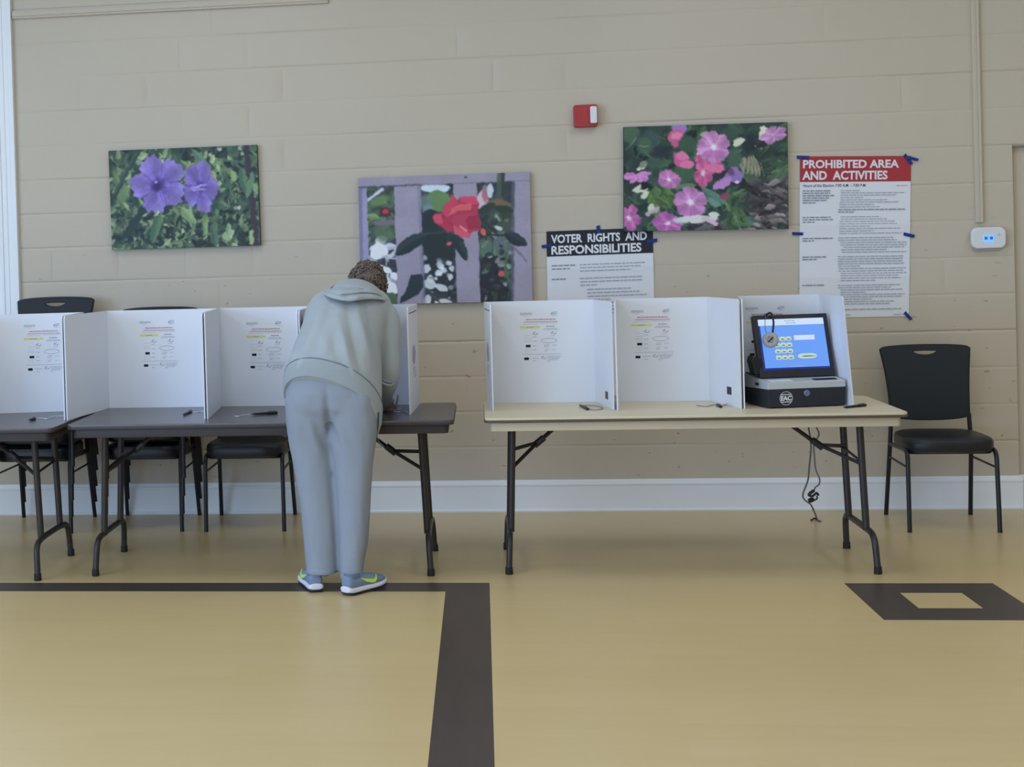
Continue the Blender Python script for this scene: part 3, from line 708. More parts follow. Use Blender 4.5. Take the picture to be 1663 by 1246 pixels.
    # butterfly with striped wings
    for k, (x0, y0, x1, y1) in enumerate(((1200, 360, 1190, 500), (1235, 350, 1225, 520), (1262, 345, 1262, 540), (1290, 350, 1300, 550), (1310, 380, 1340, 545))): p.leaf(x0, y0, x1, y1, 20, (150, 148, 122), (112, 114, 98))
    p.line(1320, 370, 1385, 545, 22, (44, 44, 48), 0.9)
    for k in range(7): p.ell(1345 + k * 6, 420 + k * 20, 6, 6, 0, (170, 170, 150), 0.8)
    p.line(1270, 290, 1380, 255, 26, (40, 42, 48)); p.ell(1300, 268, 10, 8, 0, (170, 170, 160)); p.ell(1350, 280, 10, 6, 0, (170, 170, 160)); p.line(1170, 430, 1190, 520, 16, (140, 146, 150), 0.8)
    return p

def canvas_material(name, gain):
    m = bpy.data.materials.new(name); m.use_nodes = True; nt = m.node_tree; b = nt.nodes['Principled BSDF']
    b.inputs['Roughness'].default_value = 0.55; b.inputs['Specular IOR Level'].default_value = 0.3
    a = nt.nodes.new('ShaderNodeAttribute'); a.attribute_name = 'picture'
    nt.links.new(a.outputs['Color'], b.inputs['Base Color'])
    return m
PIC_GAIN = (1.44, 1.42, 1.30)
M_canvas = canvas_material('printed_canvas', 1)
def canvas(p, quad, label, dark, warp=0.9):
    """p: painter, quad: front corners TL TR BR BL"""
    q = Quad(*quad); t = thing('canvas_print', label, 'picture', (quad[3][0], 0, quad[3][2]), group='flower canvases on the block wall')
    w, h = p.w, p.h
    V = [q(i / (w - 1), j / (h - 1)) for j in range(h) for i in range(w)]
    Fs = [(j * w + i, (j + 1) * w + i, (j + 1) * w + i + 1, j * w + i + 1) for j in range(h - 1) for i in range(w - 1)]
    mb = MB(); mb.add(V, Fs); o = mb.build('picture_face', M_canvas, t)
    at_ = o.data.color_attributes.new('picture', 'FLOAT_COLOR', 'POINT')
    a = p.soften(warp)
    c = np.clip(a, 0, 1).reshape(-1, 3); c = np.where(c <= 0.04045, c / 12.92, ((c + 0.055) / 1.055) ** 2.4)
    c = np.clip(c * np.array(PIC_GAIN), 0, 0.92)
    at_.data.foreach_set('color', np.hstack([c, np.ones((len(c), 1))]).astype(np.float32).ravel())
    fr = [q(0, 0, -0.0005), q(1, 0, -0.0005), q(1, 1, -0.0005), q(0, 1, -0.0005)]; bk = [Vector((a.x, -0.002, a.z)) for a in fr]
    MB().hexa(fr, bk).build('stretched_canvas', dark, t)
    return t
def plane_quad(corners, Y): return [at(u, v, 1, Y) for u, v in corners]
canvas(picture_violet(), plane_quad([(176, 245), (417, 235.2), (423, 398.5), (182, 406)], -0.034), 'canvas print of two violet flowers among green leaves', mat('canvas_side_green', rgb(50, 62, 56), 0.7))
canvas(picture_rose(), plane_quad([(581.5, 289.5), (860, 279), (864.7, 489), (586, 495)], -0.034), 'canvas print of a red rose against a lavender picket fence', mat('canvas_side_lavender', rgb(96, 90, 106), 0.7), 0.5)
canvas(picture_pink(), plane_quad([(1013, 206.3), (1279, 198), (1281, 371.5), (1013.5, 376)], -0.040), 'canvas print of many pink flowers and a butterfly', mat('canvas_side_dark', rgb(44, 54, 52), 0.7))
# ------------------------------------------------------------------ posters and their tape
def sheet(q, mb, n_rows, creases, v0=0.0, v1=1.0, lift=0.0):
    """paper sheet with fold creases: rows of points, thin but solid"""
    vs = [v0 + (v1 - v0) * i / n_rows for i in range(n_rows + 1)]
    rows = []
    for v in vs:
        d = lift + sum(0.004 * max(0, 1 - abs(v - c) / 0.06) for c in creases)
        rows.append((v, d))
    front = [[q(u, v, d + 0.0008) for u in (0, 0.33, 0.66, 1)] for v, d in rows]
    back = [[q(u, v, d) for u in (1, 0.66, 0.33, 0)] for v, d in rows]
    mb.rings([f + b for f, b in zip(front, back)])

# PROHIBITED AREA AND ACTIVITIES
q = Quad(*plane_quad([(1299, 254.2), (1479.5, 253.2), (1476, 513.8), (1298, 517)], -0.004))
t = thing('wall_poster', 'tall white poster with red PROHIBITED AREA AND ACTIVITIES heading', 'poster', q(0, 1))
mb = MB(); sheet(q, mb, 40, (0.42, 0.745)); mb.build('paper_sheet', M_paper, t)
mb = MB(); hv = 0.158
mb.hexa([q(0, 0, .0016), q(1, 0, .0016), q(1, hv, .0016), q(0, hv, .0016)], [q(0, 0, .0009), q(1, 0, .0009), q(1, hv, .0009), q(0, hv, .0009)])
hd = mb.build('heading_band', M_red_header, t)
mb = MB(); q.text(mb, 'PROHIBITED AREA', 0.028, 0.022, 0.893, 0.074, .0022, 0.032, 0.0); q.text(mb, 'AND  ACTIVITIES', 0.022, 0.090, 0.792, 0.146, .0022, 0.032, 0.0)
mb.build('heading_lettering', M_paper, hd)
rp = random.Random(4)
mb = MB(); mb.mi = 0
q.text(mb, 'Hours of the Election 7:00 A.M. \u2013 7:00 P.M.', 0.03, 0.171, 0.60, 0.190, .0052 * 0 + .0016, 0.012, 0.12)
mb.mi = 1
D = 0.0055
def block(rows, v, dv, h, mi):
    mb.mi = mi
    for (u0, u1) in rows:
        q.words(mb, u0, u1, v, h, D, rp); v += dv
dv = 0.0150
block([(.87, .97)], .184, dv, .004, 2)
block([(.025, .28), (.025, .275), (.025, .31), (.025, .265), (.025, .255), (.025, .14)], .213, .0148, .0062, 1)
block([(.37, .54), (.37, .94), (.37, .865), (.37, .57), (.37, .79), (.36, .9), (.36, .67), (.36, .73)], .213, .0144, .0045, 2)
block([(.35, .95), (.35, .49)], .331, .0148, .006, 1)
block([(.025, .28), (.025, .30), (.025, .135)], .377, .0150, .0062, 1)
block([(.37, .73), (.37, .79), (.36, .86), (.36, .88), (.36, .64), (.36, .91), (.36, .67), (.36, .92)], .375, .0147, .0045, 2)
block([(.025, .30), (.025, .13)], .507, .0150, .0062, 1)
block([(.35, .85), (.35, .88), (.37, .97), (.37, .97), (.40, .945), (.375, .79), (.385, .965)], .505, .0150, .0052, 2)
block([(.025, .26), (.025, .155)], .622, .0150, .0062, 1)
block([(.35, .94), (.35, .935), (.35, .93), (.35, .945), (.35, .55), (.355, .965), (.355, .94), (.375, .97), (.375, .90), (.375, .92), (.375, .69)], .622, .0149, .0055, 2)
block([(.025, .24)], .797, .0150, .0062, 1)
block([(.35, .91), (.35, .83), (.375, .95), (.375, .60), (.375, .955), (.38, .93), (.39, .66), (.395, .87), (.395, .83)], .800, .0145, .005, 2)
block([(.40, .93), (.40, .42)], .950, .0130, .0055, 2)
block([(.40, .47)], .984, .013, .004, 2); block([(.86, .97)], .986, .013, .004, 2)
mb.build('printed_text', [mat('soft_black_ink', rgb(76, 78, 88), 0.7, spec=0.1), mat('dark_grey_ink', rgb(140, 142, 152), 0.7, spec=0.1), M_ink_mid], t)

def tape(p0, p1, wid, label, Y=-0.0105):
    a, b = at(*p0, 1, Y), at(*p1, 1, Y); d = (b - a).normalized(); n = Vector((0, -1, 0)); s = d.cross(n).normalized() * wid / 2
    mb = MB(); th = Vector((0, 0.001, 0)); k = 6; front = []; back = []
    for i in range(k + 1):
        f = a + (b - a) * (i / k) + Vector((0, 0.0012 * math.sin(i * 1.9), 0)); j = d * (0.002 * (i == 0) - 0.0015 * (i == k))
        front.append([f + s + j, f - s - j]); back.append([f - s - j + th, f + s + j + th])
    mb.rings([f + b_ for f, b_ in zip(front, back)])
    o = mb.build('tape_strip', M_tape); return tag(o, label, 'tape', 'blue tape strips on the posters')
tape((1294, 255.5), (1314, 255.8), 0.018, 'blue tape strip on the top left corner of the red-headed poster')
tape((1469, 251), (1480.5, 267), 0.017, 'steep blue tape strip crossing the top right corner of the red-headed poster')
tape((1470, 254.5), (1491, 260), 0.016, 'shallow blue tape strip crossing the top right corner of the red-headed poster', -0.0125)
tape((1286.5, 379.5), (1304, 380), 0.017, 'blue tape strip on the left edge of the red-headed poster, halfway down')
tape((1467.5, 380), (1485, 384), 0.018, 'blue tape strip on the right edge of the red-headed poster, halfway down')
tape((1469, 507.5), (1480, 519), 0.017, 'blue tape strip on the bottom right corner of the red-headed poster')

# VOTER RIGHTS AND RESPONSIBILITIES
q = Quad(*plane_quad([(887.3, 376), (1059.8, 369.5), (1066, 640), (892, 646)], -0.004))
t = thing('wall_poster', 'white poster with black VOTER RIGHTS AND RESPONSIBILITIES heading', 'poster', q(0, 1))
mb = MB(); sheet(q, mb, 30, (0.225, 0.7)); mb.build('paper_sheet', M_paper, t)
mb = MB(); hv = 0.152
mb.hexa([q(0, 0, .0016), q(1, 0, .0016), q(1, hv, .0016), q(0, hv, .0016)], [q(0, 0, .0009), q(1, 0, .0009), q(1, hv, .0009), q(0, hv, .0009)])
hd = mb.build('heading_band', M_black_header, t)
mb = MB(); q.text(mb, 'VOTER  RIGHTS  AND', 0.042, 0.022, 0.945, 0.074, .0022, 0.032); q.text(mb, 'RESPONSIBILITIES', 0.044, 0.088, 0.892, 0.142, .0022, 0.032)
mb.build('heading_lettering', M_paper, hd)
mb = MB()
block([(.045, .265), (.045, .215)], .208, .0200, .0065, 0)
block([(.31, .92), (.31, .88), (.31, .79)], .207, .0190, .0055, 1)
block([(.045, .175)], .289, .02, .0065, 0)
block([(.31, .89), (.31, .905), (.31, .48)], .289, .0205, .0055, 1)
block([(.375, .785), (.375, .865), (.375, .93), (.375, .59), (.385, .90), (.385, .85), (.31, .9), (.31, .88), (.31, .6)], .357, .0205, .0055, 1)
mb.build('printed_text', [mat('dark_grey_ink', rgb(140, 142, 152), 0.7, spec=0.1), M_ink_mid], t)
tape((971, 366.5), (973, 379), 0.020, 'blue tape strip on the top edge of the black-headed poster')
tape((880, 401), (896, 398.5), 0.019, 'blue tape strip on the left edge of the black-headed poster')
tape((1050, 393), (1067, 390), 0.021, 'blue tape strip on the right edge of the black-headed poster')

# ------------------------------------------------------------------ folding tables
TZ = 0.737
def folding_table(name, label, x0, x1, yf, yb, mt, me_, ma, group=None):
    t = thing(name, label, 'table', ((x0 + x1) / 2, (yf + yb) / 2, 0), group=group)
    w, d = x1 - x0, yf - yb; cx, cy = (x0 + x1) / 2, (yf + yb) / 2
    ol = rounded_rect(w, abs(d), 0.03, 4)
    # laminate top with chamfered corners, its vinyl edge and the apron below
    m = outline_mesh('tabletop', [ol], 0.012, 0.0015); m.transform(Matrix.Translation((cx, cy, TZ - 0.006))); mesh_obj('tabletop', m, mt, t)
    ol2 = rounded_rect(w + 0.004, abs(d) + 0.004, 0.031, 4)
    m = outline_mesh('edge_band', [ol2], 0.012, 0.002); m.transform(Matrix.Translation((cx, cy, TZ - 0.0165))); mesh_obj('edge_band', m, me_, t)
    oi = rounded_rect(w - 0.05, abs(d) - 0.05, 0.02, 3); oi2 = rounded_rect(w - 0.09, abs(d) - 0.09, 0.015, 3)
    m = outline_mesh('apron', [oi, oi2], 0.042, 0.002); m.transform(Matrix.Translation((cx, cy, TZ - 0.0435))); mesh_obj('apron', m, ma, t)
    zu = TZ - 0.0225
    for s in (-1, 1):
        lx = cx + s * (w / 2 - (0.155 if s > 0 else 0.125)); fx = lx + s * 0.02
        mb = MB(); r = 0.016
        py = 0.155
        for k in (-1, 1): mb.tube([(lx - s * 0.005, cy + k * py, zu), (fx - s * 0.004, cy + k * py, 0.175)], r, 12)
        mb.tube(bend([(fx + s * 0.012, cy - 0.275, 0.012), (fx + s * 0.004, cy - 0.258, 0.172), (fx, cy - 0.12, 0.180), (fx, cy + 0.12, 0.180), (fx + s * 0.004, cy + 0.258, 0.172), (fx + s * 0.012, cy + 0.275, 0.012)], 0.06, 6), 0.0145, 12)
        leg = mb.build('leg', M_black_metal, t, smooth=True)
        for k in (-1, 1):
            f = MB(); f.lathe((fx + s * 0.012, cy + k * 0.275, 0.0), (0, 0, 1), [(0.017, 0), (0.018, 0.004), (0.017, 0.03), (0.0155, 0.034)], 14); f.build('rubber_foot', mat('black_rubber', rgb(34, 32, 32), 0.7), leg, smooth=True)
        # folding brace: one arm from the underside, forked to the two posts
        b = MB(); hx = lx - s * (0.145 if s > 0 else 0.12); tx = lx - s * (0.37 if s > 0 else 0.285); hz = 0.545 if s > 0 else 0.572
        b.tube([(tx, cy, zu), (hx - s * 0.005, cy, hz)], 0.0125, 10, flat=0.8); b.tube([(hx - s * 0.035, cy, hz + 0.026), (hx + s * 0.012, cy, hz - 0.012)], 0.0165, 10)
        for k in (-1, 1): b.tube([(hx, cy + k * 0.006, hz), (lx - s * 0.002, cy + k * (py - 0.01), 0.50 + 0.02 * k)], 0.009, 8)
        b.tube([(lx, cy - py, 0.49), (lx, cy + py, 0.51)], 0.006, 8)
        b.build('brace', M_black_metal, t, smooth=True)
        p = MB(); p.box(lx - 0.03, lx + 0.03, cy - 0.2, cy + 0.2, zu - 0.006, zu); p.build('mounting_plate', M_black_metal, t)
        p = MB(); p.box(tx - 0.02, tx + 0.02, cy - 0.03, cy + 0.03, zu - 0.006, zu)
        p.build('mounting_plate', M_black_metal, t)
    return t
folding_table('folding_table', 'dark brown folding table the person in grey bends over', -1.965, -0.145, -1.705, -0.965, M_dark_top, M_dark_edge, M_dark_edge, 'dark brown folding tables')
folding_table('folding_table', 'dark brown folding table cut off by the left edge of the photo', -3.83, -2.005, -1.80, -1.06, M_dark_top, M_dark_edge, M_dark_edge, 'dark brown folding tables')
folding_table('folding_table', 'cream folding table with brown edge carrying the voting machine', 0.0, 1.86, -1.665, -0.945, M_cream_top, M_cream_edge, M_cream_apron)

# ------------------------------------------------------------------ privacy booths: three leaf folded foam boards
ZB = TZ + 0.0005; BH = 0.51; TH = 0.006
def leaf(mb, a, b, ta=None, tb=None, r=0.0):
    """upright board from a to b (ground plan points); ta/tb shift its top corners; r rounds the top corner at b"""
    a = Vector((a[0], a[1], ZB)); b = Vector((b[0], b[1], ZB)); n = (b - a).cross(Vector((0, 0, 1))).normalized() * TH / 2
    A = a + Vector((0, 0, BH)) + Vector(ta or (0, 0, 0)); B = b + Vector((0, 0, BH)) + Vector(tb or (0, 0, 0))
    pts = [a, b]
    if r:
        for k in range(6):
            q = k / 5 * math.pi / 2; c = B + (A - B).normalized() * r - Vector((0, 0, r))
            pts.append(c - (A - B).normalized() * r * math.cos(q) + Vector((0, 0, r)) * math.sin(q))
    else: pts.append(B)
    pts.append(A); m = len(pts); o = len(mb.v)
    mb.add([p + n for p in pts] + [p - n for p in pts], [tuple(range(m)), tuple(range(2 * m - 1, m - 1, -1))] + [(i, m + i, m + (i + 1) % m, (i + 1) % m) for i in range(m)])
PS = 1 / 3433.0
def instruction_print(mb, q0, ex, n):
    """voting instructions printed on the board; q0: left end of the yellow bar"""
    def P(x, y, d=0.0): return q0 + ex * ((x - 100) * PS) + Vector((0, 0, -(y - 382) * PS)) + n * (0.0006 + d)
    def R(x0, y0, x1, y1, d=0.0): mb.quad(P(x0, y0, d), P(x0, y1, d), P(x1, y1, d), P(x1, y0, d))
    rr = random.Random(12)
    def dash(x0, x1, y, h):
        x = x0
        while x < x1 - 4: w = min(rr.uniform(18, 60), x1 - x); R(x, y - h / 2, x + w, y + h / 2); x += w + 7
    mb.mi = 0   # black
    R(190, 682, 272, 725); R(158, 900, 238, 944)
    mb.mi = 1   # mid grey
    for (x, y) in ((305, 460), (615, 455), (440, 876)):    # hands marking with a pen
        mb.add([P(x + a, y + b) for a, b in ((0, 45), (18, 12), (50, 0), (60, 10), (34, 22), (26, 40))], [tuple(range(6))]); mb.add([P(x + a, y + b) for a, b in ((26, 40), (60, 46), (84, 30), (100, 4), (92, 40), (70, 56), (30, 54))], [tuple(range(7))])
    mb.add([P(620 + a, 120 + b) for a, b in ((0, 40), (20, 14), (60, 2), (115, 0), (122, 8), (70, 14), (34, 26), (30, 36), (60, 34), (110, 22), (120, 30), (70, 48), (20, 52))], [tuple(range(13))])
    n_ = 40; e0 = [P(585 + 135 * math.cos(2 * math.pi * k / n_), 616 + 43 * math.sin(2 * math.pi * k / n_)) for k in range(n_)]; e1 = [P(585 + 126 * math.cos(2 * math.pi * k / n_), 616 + 35 * math.sin(2 * math.pi * k / n_)) for k in range(n_)]
    mb.rings([e0, e1], cap=False)
    dash(545, 685, 370, 17); dash(490, 748, 424, 10); R(130, 843, 790, 849)
    mb.mi = 2   # pale grey
    for y, h in ((137, 14), (158, 18)): dash(105, 305, y, h)
    dash(155, 235, 186, 8); dash(640, 742, 188, 8); dash(145, 400, 328, 8); dash(440, 740, 316, 8); dash(510, 715, 405, 9)
    for y in (548, 625, 703, 772): dash(308, 375, y, 12)
    for y in (524, 570, 606, 628, 760, 800): dash(165, 290, y, 5)
    dash(505, 595, 690, 12); dash(500, 590, 716, 12); dash(640, 712, 698, 10); dash(630, 705, 772, 10); dash(515, 580, 762, 10); dash(510, 560, 790, 14); dash(612, 690, 535, 9)
    for x0, x1, y in ((270, 415, 915), (300, 365, 962), (550, 778, 884), (560, 765, 905), (560, 750, 925), (550, 722, 946), (540, 602, 970)): dash(x0, x1, y, 10)
    mb.mi = 3   # red
    dash(200, 705, 250, 20); R(165, 284, 740, 297)
    mb.mi = 4   # yellow highlight
    R(100, 362, 440, 401, -0.0002)
    mb.mi = 1; dash(212, 326, 382, 16)
PRINT_MATS = [M_ink, M_ink_mid, M_ink_light, M_ink_red, M_ink_yellow]
def booth(label, lf, lc, rc, rf, ref_px=None, tabs=(), slots=(), tops=None, outer=None):
    """lf, lc: front and hinge of the left leaf; rc, rf: of the right leaf (ground plan)"""
    tops = tops or {}
    t = thing('privacy_booth', label, 'booth', ((lc[0] + rc[0]) / 2, (lc[1] + rc[1]) / 2, ZB), group='white cardboard privacy booths')
    mb = MB(); leaf(mb, lc, rc); bp = mb.build('back_panel', M_board, t)
    for f, c, k in ((lf, lc, 'l'), (rf, rc, 'r')):
        mb = MB(); leaf(mb, c, f, None, tops.get(k), 0.02); mb.build('side_panel', M_board, t)
    n = Vector((rc[0] - lc[0], rc[1] - lc[1], 0)).normalized(); nn = Vector((n.y, -n.x, 0))
    if ref_px:
        d = CR * (ref_px[0] - PX) - CU * (ref_px[1] - PY) + _fw * F
        o = Vector((lc[0], lc[1], ZB)); p0 = CAMPOS + d * ((o - CAMPOS).dot(nn) / d.dot(nn))
        mb = MB(); instruction_print(mb, p0 + nn * TH / 2, n, nn); mb.build('instruction_print', PRINT_MATS, bp)
    for (px, py, side) in tabs:     # black hook-and-loop tab on the inner face of the right leaf
        a = Vector((rc[0], rc[1], ZB)); b = Vector((rf[0], rf[1], ZB)); e = (b - a).normalized(); m = e.cross(Vector((0, 0, 1))).normalized()
        if m.x > 0: m = -m
        d = CR * (px - PX) - CU * (py - PY) + _fw * F; p = CAMPOS + d * ((a + m * TH / 2 - CAMPOS).dot(m) / d.dot(m))
        mb = MB(); w, h = e * 0.024, Vector((0, 0, 0.018))
        mb.hexa([p - w - h + m * .002, p + w - h + m * .002, p + w + h + m * .002, p - w + h + m * .002], [p - w - h, p + w - h, p + w + h, p - w + h]); mb.build('fastening_tab', M_black, t)
    if outer:                       # print and slot on the outer face of a side leaf
        f, c = outer; a = Vector((c[0], c[1], ZB)); b = Vector((f[0], f[1], ZB)); e = (b - a); m = e.cross(Vector((0, 0, 1))).normalized()
        if m.x * (a.x - (lc[0] + rc[0]) / 2) < 0: m = -m
        mb = MB(); rr = random.Random(5)
        def Q(u, z): return a + e * u + Vector((0, 0, z)) + m * (TH / 2 + 0.0006)
        def R(u0, u1, z0, z1): mb.quad(Q(u0, z0), Q(u1, z0), Q(u1, z1), Q(u0, z1))
        mb.mi = 0; R(0.1, 0.9, 0.476, 0.480)
        mb.mi = 1
        mb.add([Q(0.5 + 0.16 * math.cos(k * .63) * (1 + .2 * math.sin(3 * k)), 0.27 + 0.05 * math.sin(k * .63)) for k in range(10)], [tuple(range(10))])
        mb.mi = 2
        for k in range(4): R(0.35, 0.35 + rr.uniform(.1, .3), 0.16 + k * 0.014, 0.166 + k * 0.014)
        mb.build('outer_print', [M_ink, mat('plum_ink', rgb(176, 164, 178), 0.7), M_ink_light], t)
    return t
booth('white privacy booth at the left edge of the photo, on the left-hand table', (-2.60, -1.66), (-2.56, -1.165), (-2.045, -1.08), (-2.035, -1.50), (39, 551))
booth('white privacy booth at the left end of the middle dark table', (-2.021, -1.503), (-1.950, -0.973), (-1.360, -0.994), (-1.330, -1.545), (227.5, 545))
booth('white privacy booth directly left of the person in grey', (-1.318, -1.538), (-1.378 + 0.025, -0.981), (-0.855, -1.010), (-0.872, -1.54), (400.5, 547))
booth('white privacy booth the person in grey is leaning into', (-0.862, -1.545), (-0.834, -1.015), (-0.327, -1.035), (-0.351, -1.484), (585, 540), outer=((-0.351, -1.484), (-0.327, -1.035)))
booth('white privacy booth at the left end of the cream table', (0.041, -1.382), (0.013, -1.023), (0.551, -1.045), (0.605, -1.406), (844.5, 532), tabs=[(985.5, 642, 'r')], outer=((0.041, -1.382), (0.013, -1.023)))
booth('white privacy booth in the middle of the cream table', (0.619, -1.433), (0.664, -1.063), (1.098, -1.070), (1.183, -1.435), (1025, 528.5), tabs=[(1184.5, 634.5, 'r')])
booth('white privacy booth standing around the touchscreen voting machine', (1.197, -1.435), (1.245, -1.068), (1.625, -1.067), (1.690, -1.412), (1210.5, 524), tops={'r': (-0.035, 0, 0.0)})

# ------------------------------------------------------------------ pens on the tables
def pen(label, px0, px1, cord=None, cord_col=None, cap=True, z=ZB):
    a = at(*px0, 2, z + 0.006); b = at(*px1, 2, z + 0.006); d = (b - a).normalized(); L = (b - a).length
    t = thing('pen', label, 'pen', (a + b) / 2, group='pens left on the tables')
    mb = MB(); mb.lathe(a, d, [(0.001, 0), (0.0025, 0.008), (0.0055, 0.022), (0.006, L * 0.5), (0.0056, L - 0.004), (0.003, L)], 12); mb.build('barrel', M_black, t, smooth=True)
    if cap:
        mb = MB(); mb.lathe(a, d, [(0.0062, L * 0.62), (0.0066, L * 0.63), (0.0066, L * 0.98), (0.004, L + 0.003)], 12)
        s = Vector((0, 0, 0.0075)); mb.hexa([a + d * L * .66 + s, a + d * L * .95 + s, a + d * L * .95 + s * 1.3, a + d * L * .66 + s * 1.3], [p + Vector((0.0, 0.003, 0)) for p in (a + d * L * .66 + s, a + d * L * .95 + s, a + d * L * .95 + s * 1.3, a + d * L * .66 + s * 1.3)])
        mb.build('cap', M_black, t, smooth=True)
    if cord:
        pts = [at(u, v, 2, z + 0.003) for u, v in cord]
        mb = MB(); mb.tube(spline(pts, 5), 0.0018, 6); mb.build('tether_cord', cord_col or mat('white_cord', (0.7, 0.7, 0.72), 0.5), t, smooth=True)
    return t
grey_cord = mat('grey_cord', rgb(120, 120, 124), 0.5)
pen('black pen with white tether on the table cut off at the left edge', (46, 682.5), (57, 680), [(57, 680), (66, 679), (76, 680), (88, 676.5), (104, 675.5)])
pen('black pen beside the foot of the booth left of the person in grey', (297, 674), (311, 667.5), [(310, 668.5), (318, 669.5), (326, 668), (332, 669)])
pen('long black pen lying in the booth directly left of the person', (407, 672.8), (450, 670.2), [(407, 673), (396, 674), (388, 676), (381, 676)])
pen('black pen lying crosswise in the booth at the left end of the cream table', (941, 657.5), (955, 664.5), [(944, 659), (956, 658.5), (972, 660), (979, 663.3), (966, 666), (955, 664)], grey_cord)
pen('black pen in the middle booth of the cream table', (1163.5, 656), (1171, 660.5), [(1131, 658.5), (1148, 660), (1160, 657), (1168, 661), (1180, 657), (1190, 659)], grey_cord)
pen('black pen on the cream table right of the voting machine', (1369, 661.8), (1406, 658), None)
# ------------------------------------------------------------------ black banquet chairs
def make_chair():
    t = thing('banquet_chair', 'black vinyl banquet chair with hand hole standing right of the cream table', 'chair', (0, 0, 0))
    # seat cushion: rounded pad, crowned on top
    mb = MB(); rings = []
    for z, k in ((0.408, 0.93), (0.412, 0.985), (0.430, 1.0), (0.458, 1.0), (0.472, 0.97), (0.481, 0.88), (0.486, 0.6), (0.487, 0.2)):
        ring = []
        for a in range(40):
            th = 2 * math.pi * a / 40; c, s = math.cos(th), math.sin(th)
            r = (abs(c) ** 4.5 + abs(s) ** 4.5) ** (-1 / 4.5)
            x, y = 0.222 * r * c * k, -0.04 + 0.222 * r * s * k
            x *= 1.0 - 0.10 * max(0, (y + 0.04) / 0.22)
            ring.append((x, y, z))
        rings.append(ring)
    mb.rings(rings); mb.build('seat', M_vinyl, t, smooth=True)
    # reclined backrest with hand hole
    zs = [0.553 + i * (0.902 - 0.553) / 12 for i in range(13)]
    def hw(z):
        f = (z - 0.553) / 0.349; return 0.193 + 0.004 * f + 0.026 * f ** 2.2
    def by(z): f = (z - 0.45) / 0.47; return 0.158 + 0.075 * f * f + 0.01 * f
    ol = [(hw(z), z) for z in zs] + [(0.219 * math.cos(math.pi * k / 12), 0.902 + 0.016 * math.sin(math.pi * k / 12)) for k in range(1, 12)] + [(-hw(z), z) for z in reversed(zs)]
    ol += [(0.193 * math.cos(math.pi + math.pi * k / 12), 0.553 + 0.022 * math.sin(math.pi + math.pi * k / 12)) for k in range(1, 12)]
    hole = [(0.068 * math.cos(math.pi + math.pi * k / 14), 0.897 + 0.030 * math.sin(math.pi + math.pi * k / 14)) for k in range(15)]
    hole += [(0.068 - 0.136 * k / 6, 0.897 + 0.003 * math.sin(math.pi * k / 6)) for k in range(1, 6)]
    me = outline_mesh('backrest', [ol, hole], 0.022, 0.006)
    for v in me.vertices: v.co = Vector((v.co.x, by(v.co.y) - v.co.z * 0.98, v.co.y))
    o = mesh_obj('backrest', me, M_vinyl_back, t); finish(o, True)
    mb = MB(); pts = [(hw(z) + 0.004, by(z) + 0.004, z) for z in zs] + [(0.219 * math.cos(math.pi * k / 12) * 1.015, by(0.91) + 0.004, 0.905 + 0.016 * math.sin(math.pi * k / 12)) for k in range(1, 12)] + [(-hw(z) - 0.004, by(z) + 0.004, z) for z in reversed(zs)]
    mb.tube(pts, 0.0085, 8); mb.build('back_frame', M_chair_metal, t, smooth=True)
    for s in (-1, 1):
        mb = MB(); mb.tube(bend([(s * 0.217, 0.245, 0.0), (s * 0.206, 0.165, 0.405), (s * 0.197, by(0.56), 0.56)], 0.05), 0.0115, 10); mb.build('leg', M_chair_metal, t, smooth=True)
        mb = MB(); mb.tube(bend([(s * 0.217, -0.245, 0.0), (s * 0.214, -0.225, 0.418), (s * 0.205, 0.168, 0.400)], 0.06, 7), 0.0115, 10); mb.build('leg', M_chair_metal, t, smooth=True)
        mb = MB(); mb.tube([(s * 0.2085, 0.178, 0.328), (s * 0.214, -0.229, 0.328)], 0.006, 8); mb.build('stretcher', M_chair_metal, t, smooth=True)
    mb = MB()
    mb.tube(bend([(0, -0.19, 0.402), (-0.202, -0.19, 0.402), (-0.198, 0.13, 0.402), (0.198, 0.13, 0.402), (0.202, -0.19, 0.402), (0.001, -0.19, 0.402)], 0.03), 0.009, 8)
    mb.build('seat_frame', M_chair_metal, t, smooth=True)
    return t
chair0 = make_chair()
chair0.location = (2.367, -0.412, 0); chair0.rotation_euler = (0, 0, math.radians(-2))
dup(chair0, (-1.325, -0.30, 0), math.radians(0.5), 'single black banquet chair behind the dark table, right of the chair stacks', 'black chairs behind the dark tables')
LV = ['lowest', 'second lowest', 'middle', 'second highest', 'topmost']
for k in range(5):
    dup(chair0, (-2.515 + 0.009 * k, -0.33 - 0.012 * k, 0.0945 * k), 0, LV[k] + ' chair of the tall black chair stack by the window', 'black chairs behind the dark tables')
LV = ['lowest', 'second lowest', 'second highest', 'topmost']
for k in range(4):
    dup(chair0, (-1.895 + 0.009 * k, -0.29 - 0.012 * k, 0.101 * k), 0, LV[k] + ' chair of the shorter black chair stack behind the dark table', 'black chairs behind the dark tables')

